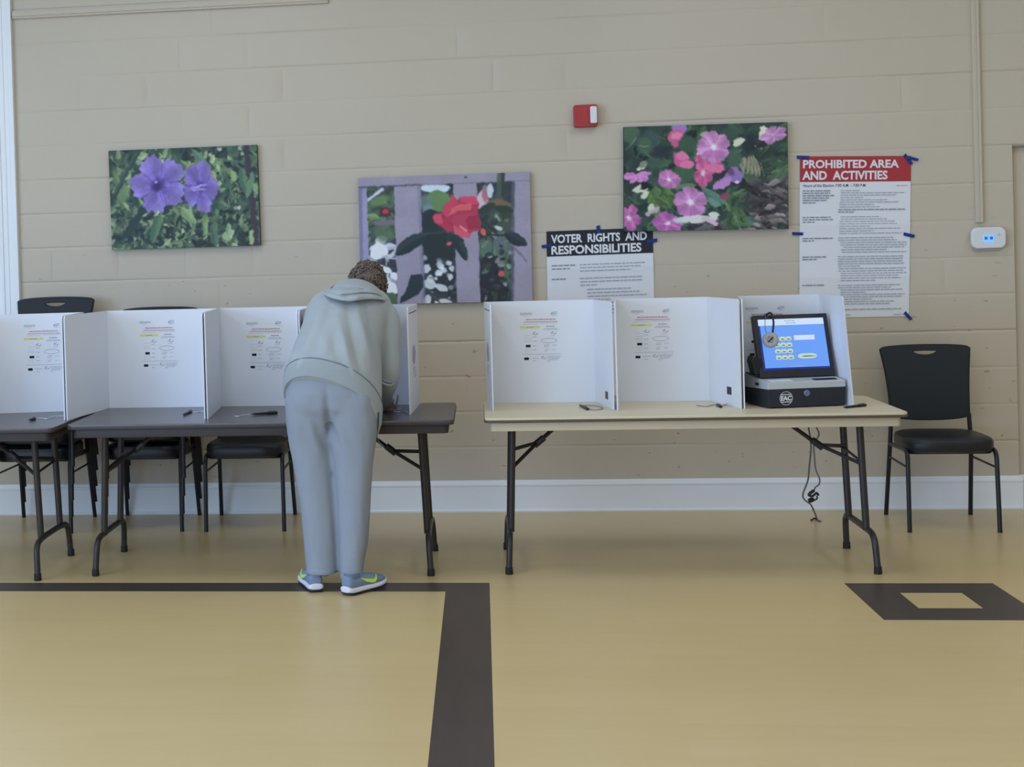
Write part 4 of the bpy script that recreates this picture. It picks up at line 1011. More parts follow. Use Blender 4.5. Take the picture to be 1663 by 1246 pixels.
# ------------------------------------------------------------------ touchscreen voting machine
def voting_machine():
    rot = math.radians(13); ex = Vector((math.cos(rot), math.sin(rot), 0)); ey = Vector((-math.sin(rot), math.cos(rot), 0)); o = Vector((1.300, -1.462, ZB))
    def L(s, d, z): return o + ex * s + ey * d + Vector((0, 0, z))
    t = thing('voting_machine', 'touchscreen voting machine with a lit blue screen on the cream table', 'voting machine', L(0.19, 0.14, 0))
    M_grey = mat('light_grey_plastic', rgb(186, 188, 186), 0.45); Wd, Dp = 0.376, 0.285
    mb = MB(); mb.rings([[L(0.004, 0.004, 0.004), L(Wd - 0.004, 0.004, 0.004), L(Wd - 0.004, Dp, 0.004), L(0.004, Dp, 0.004)], [L(0, 0, 0.088), L(Wd, 0, 0.088), L(Wd, Dp, 0.078), L(0, Dp, 0.078)]])
    for s in (0.03, Wd - 0.05):
        for d in (0.02, Dp - 0.04): mb.rings([[L(s, d, 0), L(s + .02, d, 0), L(s + .02, d + .02, 0), L(s, d + .02, 0)], [L(s, d, .005), L(s + .02, d, .005), L(s + .02, d + .02, .005), L(s, d + .02, .005)]])
    base = mb.build('base', mat('charcoal_plastic', rgb(38, 42, 48), 0.5), t, bevel=0.003)
    mb = MB(); mb.rings([[L(0, 0, 0.088), L(Wd, 0, 0.088), L(Wd, Dp, 0.078), L(0, Dp, 0.078)], [L(0, 0.002, 0.120), L(Wd, 0.002, 0.120), L(Wd, Dp, 0.150), L(0, Dp, 0.150)]])
    mb.build('top_shell', M_grey, t, bevel=0.004)
    def top(s, d, lift=0.0): return L(s, d, 0.120 + 0.030 * d / Dp + lift)
    mb = MB(); mb.hexa([top(.235, .020, .002), top(.345, .020, .002), top(.345, .052, .002), top(.235, .052, .002)], [top(.235, .020, -.002), top(.345, .020, -.002), top(.345, .052, -.002), top(.235, .052, -.002)]); mb.build('card_slot', M_black, t)
    mb = MB(); mb.hexa([top(.028, .018, .0012), top(.135, .024, .0012), top(.128, .062, .0012), top(.020, .056, .0012)], [top(.028, .018), top(.135, .024), top(.128, .062), top(.020, .056)]); mb.build('paper_label', mat('bright_label', (0.86, 0.86, 0.86), 0.3), t)
    # key lock and round EAC emblem on the front
    fn = -ey
    mb = MB(); mb.lathe(L(0.185, 0.001, 0.066), fn, [(0.0145, 0), (0.0145, 0.006), (0.011, 0.008), (0.004, 0.006), (0.001, 0.006)], 20); mb.build('key_lock', mat('steel_blue_lock', rgb(120, 132, 165), 0.3, metal=0.6), base, smooth=True)
    fq = Quad(L(0, 0, 0.088), L(Wd, 0, 0.088), L(Wd, 0.003, 0.004), L(0, 0.003, 0.004))
    cu, cv = 0.086 / Wd, 0.50; ru, rv = 0.0315 / Wd, 0.0315 / 0.084
    mb = MB(); n = 40; lift = 0.0012
    e0 = [fq(cu + ru * math.cos(2 * math.pi * k / n), cv + rv * math.sin(2 * math.pi * k / n), lift) for k in range(n)]; e1 = [fq(cu + ru * .93 * math.cos(2 * math.pi * k / n), cv + rv * .93 * math.sin(2 * math.pi * k / n), lift) for k in range(n)]
    mb.rings([e0, e1], cap=False)
    for (y0, y1) in ((-.60, -.48), (.48, .60)): 
        h = math.sqrt(1 - (y1 if y0 > 0 else y0) ** 2) * .95; fq.rect(mb, cu - ru * h, cv + rv * y0, cu + ru * h, cv + rv * y1, lift)
    fq.text(mb, 'EAC', cu - ru * .82, cv - rv * .36, cu + ru * .82, cv + rv * .36, lift, 0.05)
    mb.build('round_emblem', mat('white_emblem', (0.75, 0.75, 0.75), 0.5), base)
    # monitor leaning back on a neck
    s0, s1, db, dt, z0, z1 = 0.004, 0.372, 0.088, 0.165, 0.133, 0.425
    mq = Quad(L(s0, dt, z1), L(s1, dt, z1), L(s1, db, z0), L(s0, db, z0))
    M_bez = mat('dark_bezel', rgb(40, 38, 44), 0.35)
    mo = MB().hexa([mq(0, 0), mq(1, 0), mq(1, 1), mq(0, 1)], [mq(0.01, 0.01, -0.034), mq(0.99, 0.01, -0.034), mq(0.99, 0.99, -0.034), mq(0.01, 0.99, -0.034)]).build('monitor', M_bez, t, bevel=0.004)
    mb = MB(); mb.hexa([mq(.3, .5, -.03), mq(.7, .5, -.03), L(.26, .15, .125), L(.12, .15, .125)], [mq(.3, .5, -.06), mq(.7, .5, -.06), L(.26, .22, .125), L(.12, .22, .125)]); mb.build('neck', M_black, t)
    sc = Quad(mq(.062, .072, .0008), mq(.938, .072, .0008), mq(.938, .872, .0008), mq(.062, .872, .0008))
    E_blue = mat('screen_blue', (0.01, 0.02, 0.05), 0.2, emit=rgb(106, 158, 246), estr=0.95); E_head = mat('screen_pale', (0.02, 0.02, 0.02), 0.2, emit=rgb(205, 226, 255), estr=0.95)
    E_btn = mat('screen_button', (0.02, 0.02, 0.02), 0.2, emit=rgb(200, 222, 205), estr=0.9); E_btn2 = mat('screen_button_text', (0.02, 0.02, 0.02), 0.2, emit=rgb(120, 146, 96), estr=0.9); E_txt = mat('screen_text', (0.02, 0.02, 0.02), 0.2, emit=rgb(150, 172, 222), estr=0.9); E_edge = mat('screen_deep_blue', (0.01, 0.01, 0.03), 0.2, emit=rgb(30, 50, 150), estr=0.8)
    mb = MB(); sc.rect(mb, 0, 0, 1, 1, 0.0)
    mb.mi = 1; sc.rect(mb, 0, 0, 1, 0.125, 0.0004); sc.rect(mb, .515, .335, .83, .43, .0004)
    mb.mi = 5; sc.rect(mb, 0, 0.965, 1, 1, 0.0004); sc.rect(mb, 0, 0.13, .022, .97, 0.0004)
    def pill(u, v, w, h, d):
        n = 14; mb.add([sc(u + w / 2 * math.copysign(abs(math.cos(a)) ** .6, math.cos(a)), v + h / 2 * math.copysign(abs(math.sin(a)) ** .8, math.sin(a)), d) for a in [2 * math.pi * k / n for k in range(n)]], [tuple(range(n))])
    for r_, v in enumerate((.395, .515, .640, .765)):
        for u in (.245, .338, .430):
            mb.mi = 2; pill(u, v, .092, .088, .0005); mb.mi = 3; pill(u, v + .012, .05, .03, .0009)
    mb.mi = 2; pill(.68, .75, .29, .105, .0005); mb.mi = 3; pill(.68, .755, .15, .03, .0009); pill(.70, .755, .22, .018, .0009)
    mb.mi = 4; rr = random.Random(3); sc.words(mb, .4, .56, .04, .018, .0009, rr, .02, .05); sc.words(mb, .42, .58, .085, .018, .0009, rr, .02, .05); sc.words(mb, .40, .62, .945, .018, .0009, rr, .02, .05)
    mb.build('screen', [E_blue, E_head, E_btn, E_btn2, E_txt, E_edge], mo)
    # hand controller cradle at the left rear
    mb = MB(); prof = [(-.004, .10, .150), (.020, .10, .150), (.034, .10, .20), (.030, .10, .225), (-.012, .10, .238), (-.020, .10, .215)]
    mb.rings([[L(s - 0.012, d, z) for s, d, z in prof], [L(s - 0.012, d + .06, z) for s, d, z in prof]]); mb.build('controller_cradle', M_black, t, bevel=0.004)
    mb = MB(); mb.hexa([L(-.022, .10, .149), L(.04, .10, .149), L(.04, .20, .156), L(-.022, .20, .156)], [L(-.022, .10, .142), L(.04, .10, .142), L(.04, .20, .150), L(-.022, .20, .150)]); mb.build('side_shelf', M_black, t)
    mb = MB()
    for d, z in ((.10, .100), (.16, .03), (.20, .045)): mb.rings([[L(-.008, d, z), L(-.008, d + .025, z), L(-.008, d + .025, z + .012), L(-.008, d, z + .012)], [L(.001, d, z), L(.001, d + .025, z), L(.001, d + .025, z + .012), L(.001, d, z + .012)]])
    mb.build('side_connector', M_black, t)
    # headphones hung over the top of the screen: band, two foam cups, cord
    h = thing('headphones', 'headphones with pale foam cups hung over the voting machine screen', 'headphones', mq(.19, .3, .02))
    def arc(u):  # band path in front of, over and behind the monitor
        return [mq(u + .0, .40, .030), mq(u + .01, .30, .026), mq(u + .045, .15, .020), mq(u + .05, .05, .016), mq(u + .045, -.012, .010), mq(u + .04, -.035, -.008), mq(u + .03, -.015, -.045), mq(u + .02, .08, -.060), mq(u + .01, .24, -.062)]
    mb = MB(); mb.tube(spline(arc(.20), 6), 0.0048, 8, flat=1.0); hb = mb.build('headband', M_black, h, smooth=True)
    foam = mat('pale_grey_foam', rgb(178, 172, 170), 0.9, spec=0.1, bump=0.5, bscale=300)
    for p, dn in ((mq(.170, .415, .024), mq.n), (mq(.205, .30, -.066), -mq.n)):
        ax = (dn + (mq(0, 0) - mq(1, 0)).normalized() * 0.45).normalized()
        a = ax.orthogonal().normalized(); b = ax.cross(a); mb = MB(); rings = []
        for i in range(29):
            q1 = 2 * math.pi * i / 28; cdir = a * math.cos(q1) + b * math.sin(q1)
            rings.append([p + cdir * (0.024 + 0.013 * math.cos(q2)) + ax * (0.013 * math.sin(q2)) for q2 in [2 * math.pi * k / 10 for k in range(10)]])
        mb.rings(rings, cap=False); mb.lathe(p - ax * .004, ax, [(0.024, 0), (0.024, 0.006), (0.018, 0.008)], 20)
        cup = mb.build('ear_cushion', foam, h, smooth=True)
        mb = MB(); mb.tube([p + a * .019 + ax * .008, p + ax * .010, p - a * .019 + ax * .008], 0.003, 6); mb.tube([p + a * .012 + b * .014 + ax * .007, p + a * .002 + b * .016 + ax * .008], 0.003, 6); mb.build('grille', M_black, cup)
    mb = MB(); mb.tube(spline([mq(.14, .36, .03), mq(.135, .25, .012), mq(.15, .10, .008), mq(.17, .0, .006), mq(.18, -.02, -.01), mq(.18, .1, -.05), mq(.15, .6, -.06)], 5), 0.0016, 6); mb.build('cord', mat('translucent_blue_cord', rgb(70, 96, 150), 0.4), h, smooth=True)
voting_machine()

# ------------------------------------------------------------------ power cords hanging behind the cream table
YC = -0.925
def wp(u, v, y=YC): return at(u, v, 1, y)
M_cord = mat('taupe_cord', rgb(112, 104, 98), 0.5)
t = thing('power_cord', 'taupe power cord hanging in a long loop behind the cream table', 'cord', wp(1308, 830), group='power cords under the cream table')
mb = MB(); mb.tube(spline([wp(1311, 680, -0.96), wp(1313, 695, -0.93), wp(1316, 712), wp(1317, 730), wp(1314, 760), wp(1312, 780), wp(1304, 803), wp(1307, 812), wp(1316, 819), wp(1321, 828), (at(1325, 838, 2, 0.01)), at(1328, 845, 2, 0.005), at(1333, 846.5, 2, 0.005)], 6), 0.0042, 8); mb.build('cable', M_cord, t, smooth=True)
mb = MB(); mb.tube([at(1327, 843, 2, 0.006), at(1322, 842, 2, 0.006), at(1317.5, 845, 2, 0.006)], [0.004, 0.004, 0.0055], 8); mb.build('loose_end', M_black, t, smooth=True)
t = thing('power_cord', 'grey power cord with a black coiled plug hanging behind the cream table', 'cord', wp(1322, 815), group='power cords under the cream table')
mb = MB(); mb.tube(spline([wp(1324, 680, -0.96), wp(1326, 694, -0.93), wp(1330, 706), wp(1322, 722), wp(1323, 745), wp(1325, 763), wp(1331, 778), wp(1330, 787), wp(1324, 792), wp(1322, 799)], 6), 0.004, 8); mb.build('cable', mat('grey_cable', rgb(120, 116, 112), 0.5), t, smooth=True)
mb = MB(); mb.tube(spline([wp(1322, 797), wp(1317, 800), wp(1314, 804), wp(1319, 806), wp(1326, 801), wp(1329, 805)], 5), [0.008] * 12 + [0.006] * 14, 8); mb.tube([wp(1313, 814), wp(1318, 812), wp(1322, 811)], [0.010, 0.0125, 0.009], 10); mb.tube(spline([wp(1326, 806), wp(1327, 810), wp(1321, 813)], 4), 0.004, 6); mb.build('plug', M_black, t, smooth=True)
# ------------------------------------------------------------------ the person bending over the table
M_skin = mat('skin', rgb(205, 160, 140), 0.5, spec=0.3)
M_hood = mat('pale_grey_fleece', rgb(170, 176, 177), 0.9, spec=0.1, var=0.05, vscale=14, bump=0.35, bscale=38)
M_hood_rib = mat('pale_grey_rib', rgb(163, 170, 171), 0.9, spec=0.1, bump=0.3, bscale=160)
M_pants = mat('grey_sweatpants', rgb(150, 156, 164), 0.9, spec=0.1, var=0.04, vscale=10, bump=0.3, bscale=34)
M_hair = mat('brown_grey_hair', rgb(112, 98, 88), 0.65, spec=0.25, var=0.45, vscale=30, bump=0.6, bscale=120)
M_shoe = mat('blue_grey_knit', rgb(128, 144, 168), 0.8, spec=0.2, var=0.06, vscale=80, bump=0.4, bscale=200)
M_sole = mat('white_midsole', rgb(226, 226, 232), 0.5)
M_outsole = mat('navy_outsole', rgb(44, 48, 70), 0.6)
M_lime = mat('lime_yellow', rgb(206, 232, 90), 0.5)
M_sock = mat('teal_sock', rgb(110, 160, 176), 0.9)

person = thing('person', 'person in pale grey hoodie and sweatpants bending over a dark table to write', 'person', (-0.72, -1.88, 0))
def ell_ring(c, A, B, n=28, e=2.0):
    c = Vector(c); A = Vector(A); B = Vector(B); out = []
    for k in range(n):
        q = 2 * math.pi * k / n; co, si = math.cos(q), math.sin(q)
        if e != 2.0:
            r = (abs(co) ** e + abs(si) ** e) ** (-1 / e); co, si = co * r, si * r
        out.append(c + A * co + B * si)
    return out
def asym_ring(c, A, B, Bf, n=28, e=2.0):
    """B: reach of the back half, Bf: reach of the front half"""
    c, A, B, Bf = Vector(c), Vector(A), Vector(B), Vector(Bf); out = []
    for k in range(n):
        q = 2 * math.pi * k / n; co, si = math.cos(q), math.sin(q); r = (abs(co) ** e + abs(si) ** e) ** (-1 / e)
        out.append(c + A * co * r + (B if si > 0 else Bf) * abs(si) * r)
    return out
def cap_tube(mb, pts, rad, n=16):
    """rounded limb: tube with hemispherical ends"""
    P = [Vector(p) for p in pts]; R = list(rad)
    d0 = (P[0] - P[1]).normalized(); d1 = (P[-1] - P[-2]).normalized()
    pre = [(P[0] + d0 * R[0] * math.sin(a), R[0] * math.cos(a)) for a in (1.35, 1.0, 0.5)]; post = [(P[-1] + d1 * R[-1] * math.sin(a), R[-1] * math.cos(a)) for a in (0.5, 1.0, 1.35)]
    mb.tube([p for p, r in pre] + P + [p for p, r in post], [r for p, r in pre] + R + [r for p, r in post], n)
def smooth_path(pts, rad, n=5):
    P = spline(pts, n); R = []
    for i in range(len(pts) - 1):
        for k in range(n): R.append(rad[i] + (rad[i + 1] - rad[i]) * k / n)
    R.append(rad[-1]); return P, R

# trousers: hips and two legs, drawn together into one cloth
def leg_rows(rows, yc):
    """rows: (photo row, left, right) outline of a leg; yc(f): depth of its axis from hip (0) to hem (1)"""
    rings = []; n = len(rows)
    for i, (v, l, r, b) in enumerate(rows):
        Y = yc(i / (n - 1)); a, c = at(l, v, 1, Y), at(r, v, 1, Y)
        rings.append(asym_ring((a + c) / 2, (c - a) / 2, Vector((0, -b, 0)), Vector((0, min(b, .105), 0)), 32, 2.3))
    return rings
ycl = lambda f: -1.835 - 0.035 * f
ycr = lambda f: -1.845 - 0.062 * f
LROWS = [(618, 470, 540, .125), (650, 463, 541, .135), (685, 465, 540, .125), (720, 470, 539, .105), (760, 478, 543, .093), (800, 485, 546, .088), (840, 490, 548, .086), (880, 494, 549, .086), (912, 497, 549, .088), (925.5, 498, 548.5, .089)]
RROWS = [(618, 536, 600, .125), (650, 535, 612, .135), (685, 535, 615, .125), (720, 536, 611, .105), (760, 541.5, 605, .093), (800, 546, 602, .088), (840, 548, 600, .086), (880, 549.5, 597.5, .084), (912, 551, 592, .082), (935, 553, 589, .080)]
mb = MB(); mb.rings(leg_rows(LROWS, ycl)); mb.rings(leg_rows(RROWS, ycr))
hip = []
for (v, l, r, Y, b, dz) in ((590, 478, 600, -1.795, .150, 0), (612, 470, 606, -1.81, .170, 0), (635, 464, 612, -1.825, .172, 0), (660, 464, 614, -1.835, .156, 0), (685, 472, 606, -1.835, .110, 0)):
    a, c = at(l, v, 1, Y), at(r, v, 1, Y); hip.append(asym_ring((a + c) / 2, (c - a) / 2, Vector((0, -b, 0)), Vector((0, .105, 0)), 36, 2.4))
mb.rings(hip)
# seat fullness either side of the centre seam
for u, v in ((503, 652), (572, 652)): 
    p = at(u, v, 1, -1.90); mb.ellipsoid(p, .098, .085, .105, 20, 12)
trousers = mb.build('trousers', M_pants, person)
remesh(trousers, 0.009, 8, 0.5)
def cloth_folds(o, fn):
    me = o.data; me.update()
    N = [v.normal.copy() for v in me.vertices]
    for v, n in zip(me.vertices, N): v.co += n * fn(v.co, n)
seam = at(536, 690, 1, -1.9)
def trouser_fold(p, n):
    d = 0.0
    # long vertical drape folds and small crumples behind the knee and at the hem
    d += 0.0035 * noise.noise((p.x * 16, p.y * 16, p.z * 2.2)) + 0.0022 * noise.noise((p.x * 30, p.y * 30, p.z * 9 + 4))
    if p.z > 0.62 and p.y < -1.88:
        w = math.exp(-((p.z - 0.80) / 0.10) ** 2); dx = p.x - seam.x
        d -= 0.020 * w * math.exp(-(dx / 0.014) ** 2)
        d += 0.006 * math.exp(-((p.z - 0.70) / 0.07) ** 2) * math.sin(dx * 95 + p.z * 30) * math.exp(-(dx / 0.09) ** 2)
    return d
cloth_folds(trousers, trouser_fold)
mb = MB()
for rows, yc in ((LROWS, ycl), (RROWS, ycr)):       # stitched hems
    v, l, r, b = rows[-1]; Y = yc(1); a, c = at(l, v, 1, Y), at(r, v, 1, Y)
    mb.rings([ell_ring((a + c) / 2 + Vector((0, 0, dz)), (c - a) / 2 * k, Vector((0, -b * k, 0)), 32, 2.3) for dz, k in ((-.004, .93), (-.006, .985), (0.0, 1.012), (.014, 1.012), (.020, .99))])
mb.build('hem', M_pants, trousers, smooth=True)

# shoes: knit upper, curved white midsole, dark outsole, lime tick
def shoe(heel, toe, label_side):
    heel, toe = Vector(heel), Vector(toe); ax = (toe - heel); Ln = ax.length; ax.normalize(); sd = Vector((ax.y, -ax.x, 0))
    W = [(0.0, .022), (.05, .031), (.2, .034), (.4, .036), (.6, .044), (.75, .047), (.88, .042), (.96, .030), (1.0, .017)]
    Hh = [(0.0, .085), (.05, .092), (.2, .086), (.4, .088), (.5, .082), (.62, .074), (.75, .066), (.88, .058), (.96, .050), (1.0, .040)]
    rise = lambda s: 0.010 + 0.012 * max(0, (s - .62) / .38) ** 2 + 0.008 * max(0, (.1 - s) / .1)
    def ip(T, s):
        for (a, b), (c, d) in zip(T, T[1:]):
            if a <= s <= c: return b + (d - b) * (s - a) / (c - a)
        return T[-1][1]
    def P(s, x, z): return heel + ax * (Ln * s) + sd * x + Vector((0, 0, z))
    S = [0, .02, .05, .1, .2, .3, .4, .5, .58, .66, .75, .82, .88, .93, .97, 1.0]
    rings = []
    for s in S:
        w, h, z0 = ip(W, s), ip(Hh, s), rise(s) + 0.012; ring = []
        for k in range(20):
            q = 2 * math.pi * k / 20; c_, s_ = math.cos(q), math.sin(q)
            x = w * math.copysign(abs(c_) ** .75, c_) * (1 - 0.35 * max(0, s_) ** 1.5 * (1 if s < .55 else .6)); z = z0 + (max(0.0, h - z0)) * (0.5 + 0.5 * math.copysign(abs(s_) ** .8, s_))
            ring.append(P(s, x, z))
        rings.append(ring)
    mb = MB(); mb.rings(rings); o = mb.build('shoe', M_shoe, person, smooth='all'); sb = o.modifiers.new('s', 'SUBSURF'); sb.levels = 1; sb.render_levels = 1
    def sole(name, zt, zb, k, m):
        top = []; mb = MB(); rr = []
        for s in S:
            w = ip(W, s) * k + .002; z0 = rise(s)
            rr.append([P(s * 1.03 - .015, -w * .93, z0 + zb), P(s * 1.03 - .015, -w, z0 + (zt + zb) / 2), P(s * 1.03 - .015, -w * .92, z0 + zt), P(s * 1.03 - .015, w * .92, z0 + zt), P(s * 1.03 - .015, w, z0 + (zt + zb) / 2), P(s * 1.03 - .015, w * .93, z0 + zb)])
        mb.rings(rr); q_ = mb.build(name, m, o, smooth='all'); sb = q_.modifiers.new('s', 'SUBSURF'); sb.levels = 2; sb.render_levels = 2; return q_
    sole('midsole', .026, -.004, 1.08, M_sole); sole('outsole', -.003, -.009, 1.04, M_outsole)
    # lime tick on the outer side
    side = label_side; pts = [(.26, .070), (.40, .049), (.52, .039), (.60, .040), (.645, .054), (.652, .073), (.625, .060), (.57, .054), (.44, .060)]
    mb = MB()
    F_ = [P(s, side * (ip(W, s) * (1.04 - 0.30 * max(0, (z - .045) / .04)) + .0015), z) for s, z in pts]; B_ = [p - sd * side * .004 for p in F_]
    n = len(pts); mb.add(F_ + B_, [tuple(range(n)), tuple(range(2 * n - 1, n - 1, -1))] + [(i, n + i, n + (i + 1) % n, (i + 1) % n) for i in range(n)])
    mb.build('tick_emblem', M_lime, o)
    c = P(.20, 0, .085)
    mb = MB(); mb.rings([ell_ring(c + Vector((0, 0, z)), ax * (.046 * k), sd * (.031 * k), 20) for z, k in ((-.012, 1.0), (.004, 1.06), (.010, 1.0), (.006, .9))]); mb.build('collar', mat('knit_collar', rgb(108, 124, 148), 0.9), o, smooth=True)
    return P(.30, 0, 0.085)
hl = at(514, 964, 2, 0.0); hr = at(561, 968.5, 2, 0.0)
ank_l = shoe((hl.x, hl.y + .01, 0), (hl.x - 0.075, hl.y + 0.255, 0), -1)
ank_r = shoe((hr.x, hr.y + .005, 0), (hr.x + 0.150, hr.y + 0.215, 0), 1)
for a in (ank_l, ank_r):
    mb = MB(); mb.tube([a + Vector((0, 0, -.02)), a + Vector((0, .0, .02)), a + Vector((0, .0, .055))], [.029, .029, .028], 18); mb.build('sock', M_sock, person, smooth=True)

# hoodie: bent torso, two sleeves
def px_ring(v, l, r, Y, by, bz, bf, roll_dz=0.0, e=2.2, n=36, k=1.0):
    a, c = at(l, v, 1, Y), at(r, v, 1, Y); m = (a + c) / 2; A = (c - a) / 2 + Vector((0, 0, -roll_dz))
    return asym_ring(m, A * k, Vector((0, -by, bz)) * k, Vector((0, bf, -bf * .35)) * k, n, e)
TORSO = [(668, 463, 617, -1.835, .164, .160, .100, .062), (648, 462.5, 619, -1.828, .176, .166, .105, .058), (622, 467, 620, -1.800, .182, .162, .115, .045), (592, 477, 620, -1.745, .176, .148, .125, .030), (560, 487, 620, -1.680, .155, .135, .135, .018), (535, 494, 624, -1.620, .130, .122, .135, .010), (514, 500, 633, -1.565, .105, .110, .125, .008), (498, 506, 638, -1.520, .080, .090, .105, .008), (486, 516, 634, -1.480, .055, .066, .080, .006), (476, 536, 622, -1.435, .035, .042, .055, .004)]
mb = MB(); mb.rings([px_ring(*t) for t in TORSO])
def A1(u, v, Y): return at(u, v, 1, Y)
arm_r = smooth_path([A1(612, 500, -1.53), A1(626, 520, -1.53), A1(627, 556, -1.54), A1(629, 598, -1.55), A1(627, 620, -1.52), A1(623, 638, -1.44), A1(624, 652, -1.37)], [.066, .068, .064, .062, .058, .048, .040])
arm_l = smooth_path([A1(524, 500, -1.53), A1(514, 520, -1.50), A1(510, 560, -1.43), A1(508, 596, -1.38), A1(524, 628, -1.33), A1(550, 645, -1.28)], [.064, .066, .062, .058, .048, .040])
cap_tube(mb, *arm_r); cap_tube(mb, *arm_l)
hoodie = mb.build('hoodie', M_hood, person)
remesh(hoodie, 0.009, 7, 0.5)
shr = A1(620, 540, -1.6)
def hoodie_fold(p, n):
    d = 0.003 * noise.noise((p.x * 9, p.y * 9, p.z * 5)) + 0.0018 * noise.noise((p.x * 26, p.y * 20, p.z * 14 + 7))
    # soft folds fanning from the right armpit and hanging towards the hem
    q = (p.x - shr.x) * 0.9 + (p.z - shr.z) * 0.25
    w = math.exp(-((p.x - shr.x + 0.09) / 0.10) ** 2) * math.exp(-((p.z - 1.08) / 0.17) ** 2)
    sq_ = math.sin(q * 80); d += 0.0095 * w * (sq_ + 0.35 * sq_ ** 3)
    q2 = (p.x + 0.80) * 1.0 - (p.z - 1.1) * 0.35
    d += 0.0050 * math.exp(-((q2) / 0.10) ** 2) * math.sin(q2 * 70) * (1 if p.z < 1.28 else 0.3)
    return d * (0.25 + 0.75 * min(1.0, max(0.0, (p.z - 0.96) / 0.12)))
cloth_folds(hoodie, hoodie_fold)
# elbow crumple
mb = MB(); e0 = A1(640, 612, -1.58)
for k in range(3):
    pts = [e0 + Vector((-.035 + .030 * math.cos(a), -.004 - .01 * k, .012 - .016 * k + .016 * math.sin(a) - .01 * math.cos(a))) for a in [math.pi * (1.0 + 1.1 * i / 8) for i in range(9)]]
    mb.tube(pts, [.002, .004, .006, .007, .007, .007, .006, .004, .002], 8)
mb.build('elbow_crease', M_hood, hoodie, smooth=True)
# ribbed hem band, its seam above, following the lower torso rings
def band_ring(i, k, dz=0.0):
    r = px_ring(*TORSO[i]); c = sum(r, Vector()) / len(r); return [c + (p - c) * k + Vector((0, 0, dz)) for p in r]
def mixr(a, b, f): return [p * (1 - f) + q * f for p, q in zip(a, b)]
b0, bm_, b1 = band_ring(0, 1.0), band_ring(1, 1.0), band_ring(2, 1.0)
def low_ring(f): return mixr(b0, bm_, f * 2.4) if f < 1 / 2.4 else mixr(bm_, b1, (f - 1 / 2.4) / (1 - 1 / 2.4))
mb = MB(); c0 = sum(b0, Vector()) / len(b0)
seq = []
for f, k in ((.03, .93), (-.015, .99), (-.03, 1.012), (-.01, 1.024), (.08, 1.026), (.30, 1.026), (.54, 1.026), (.585, 1.020), (.60, .97)):
    r = low_ring(f); c = sum(r, Vector()) / len(r); seq.append([c + (p - c) * k for p in r])
mb.rings(seq, cap=False); hb = mb.build('hem_band', M_hood_rib, hoodie, smooth=True)
r = low_ring(.60); c = sum(r, Vector()) / len(r); r = [c + (p - c) * 1.012 for p in r]
mb = MB(); mb.tube(r + [r[0]], .0026, 6, cap=False); mb.build('hem_seam', mat('slate_seam', rgb(124, 132, 136), .9), hoodie, smooth=True)
s_ = hb.modifiers.new('s', 'SUBSURF'); s_.levels = 1; s_.render_levels = 1
# the jacket front hanging below the hem on the right, with its cord end
pj = [(604, 650, -1.90), (612, 668, -1.88), (617, 690, -1.84), (614, 706, -1.80)]
mb = MB(); rows = []
for i, (u, v, Y) in enumerate(pj):
    p = A1(u, v, Y); w = [.050, .042, .028, .008][i]
    rows.append([p + Vector((w * math.cos(a) * .55 - w * .35, w * math.sin(a), 0)) for a in [2 * math.pi * k / 12 for k in range(12)]])
mb.rings(rows); mb.build('hanging_front', M_hood, hoodie, smooth=True)
mb = MB(); mb.tube(spline([A1(615, 670, -1.90), A1(614, 690, -1.88), A1(611.5, 706, -1.86), A1(614, 716, -1.86), A1(619, 722, -1.86), A1(623, 726, -1.86)], 5), .0035, 8); mb.build('zip_end', mat('slate_cord', rgb(70, 80, 92), 0.6), hoodie, smooth=True)

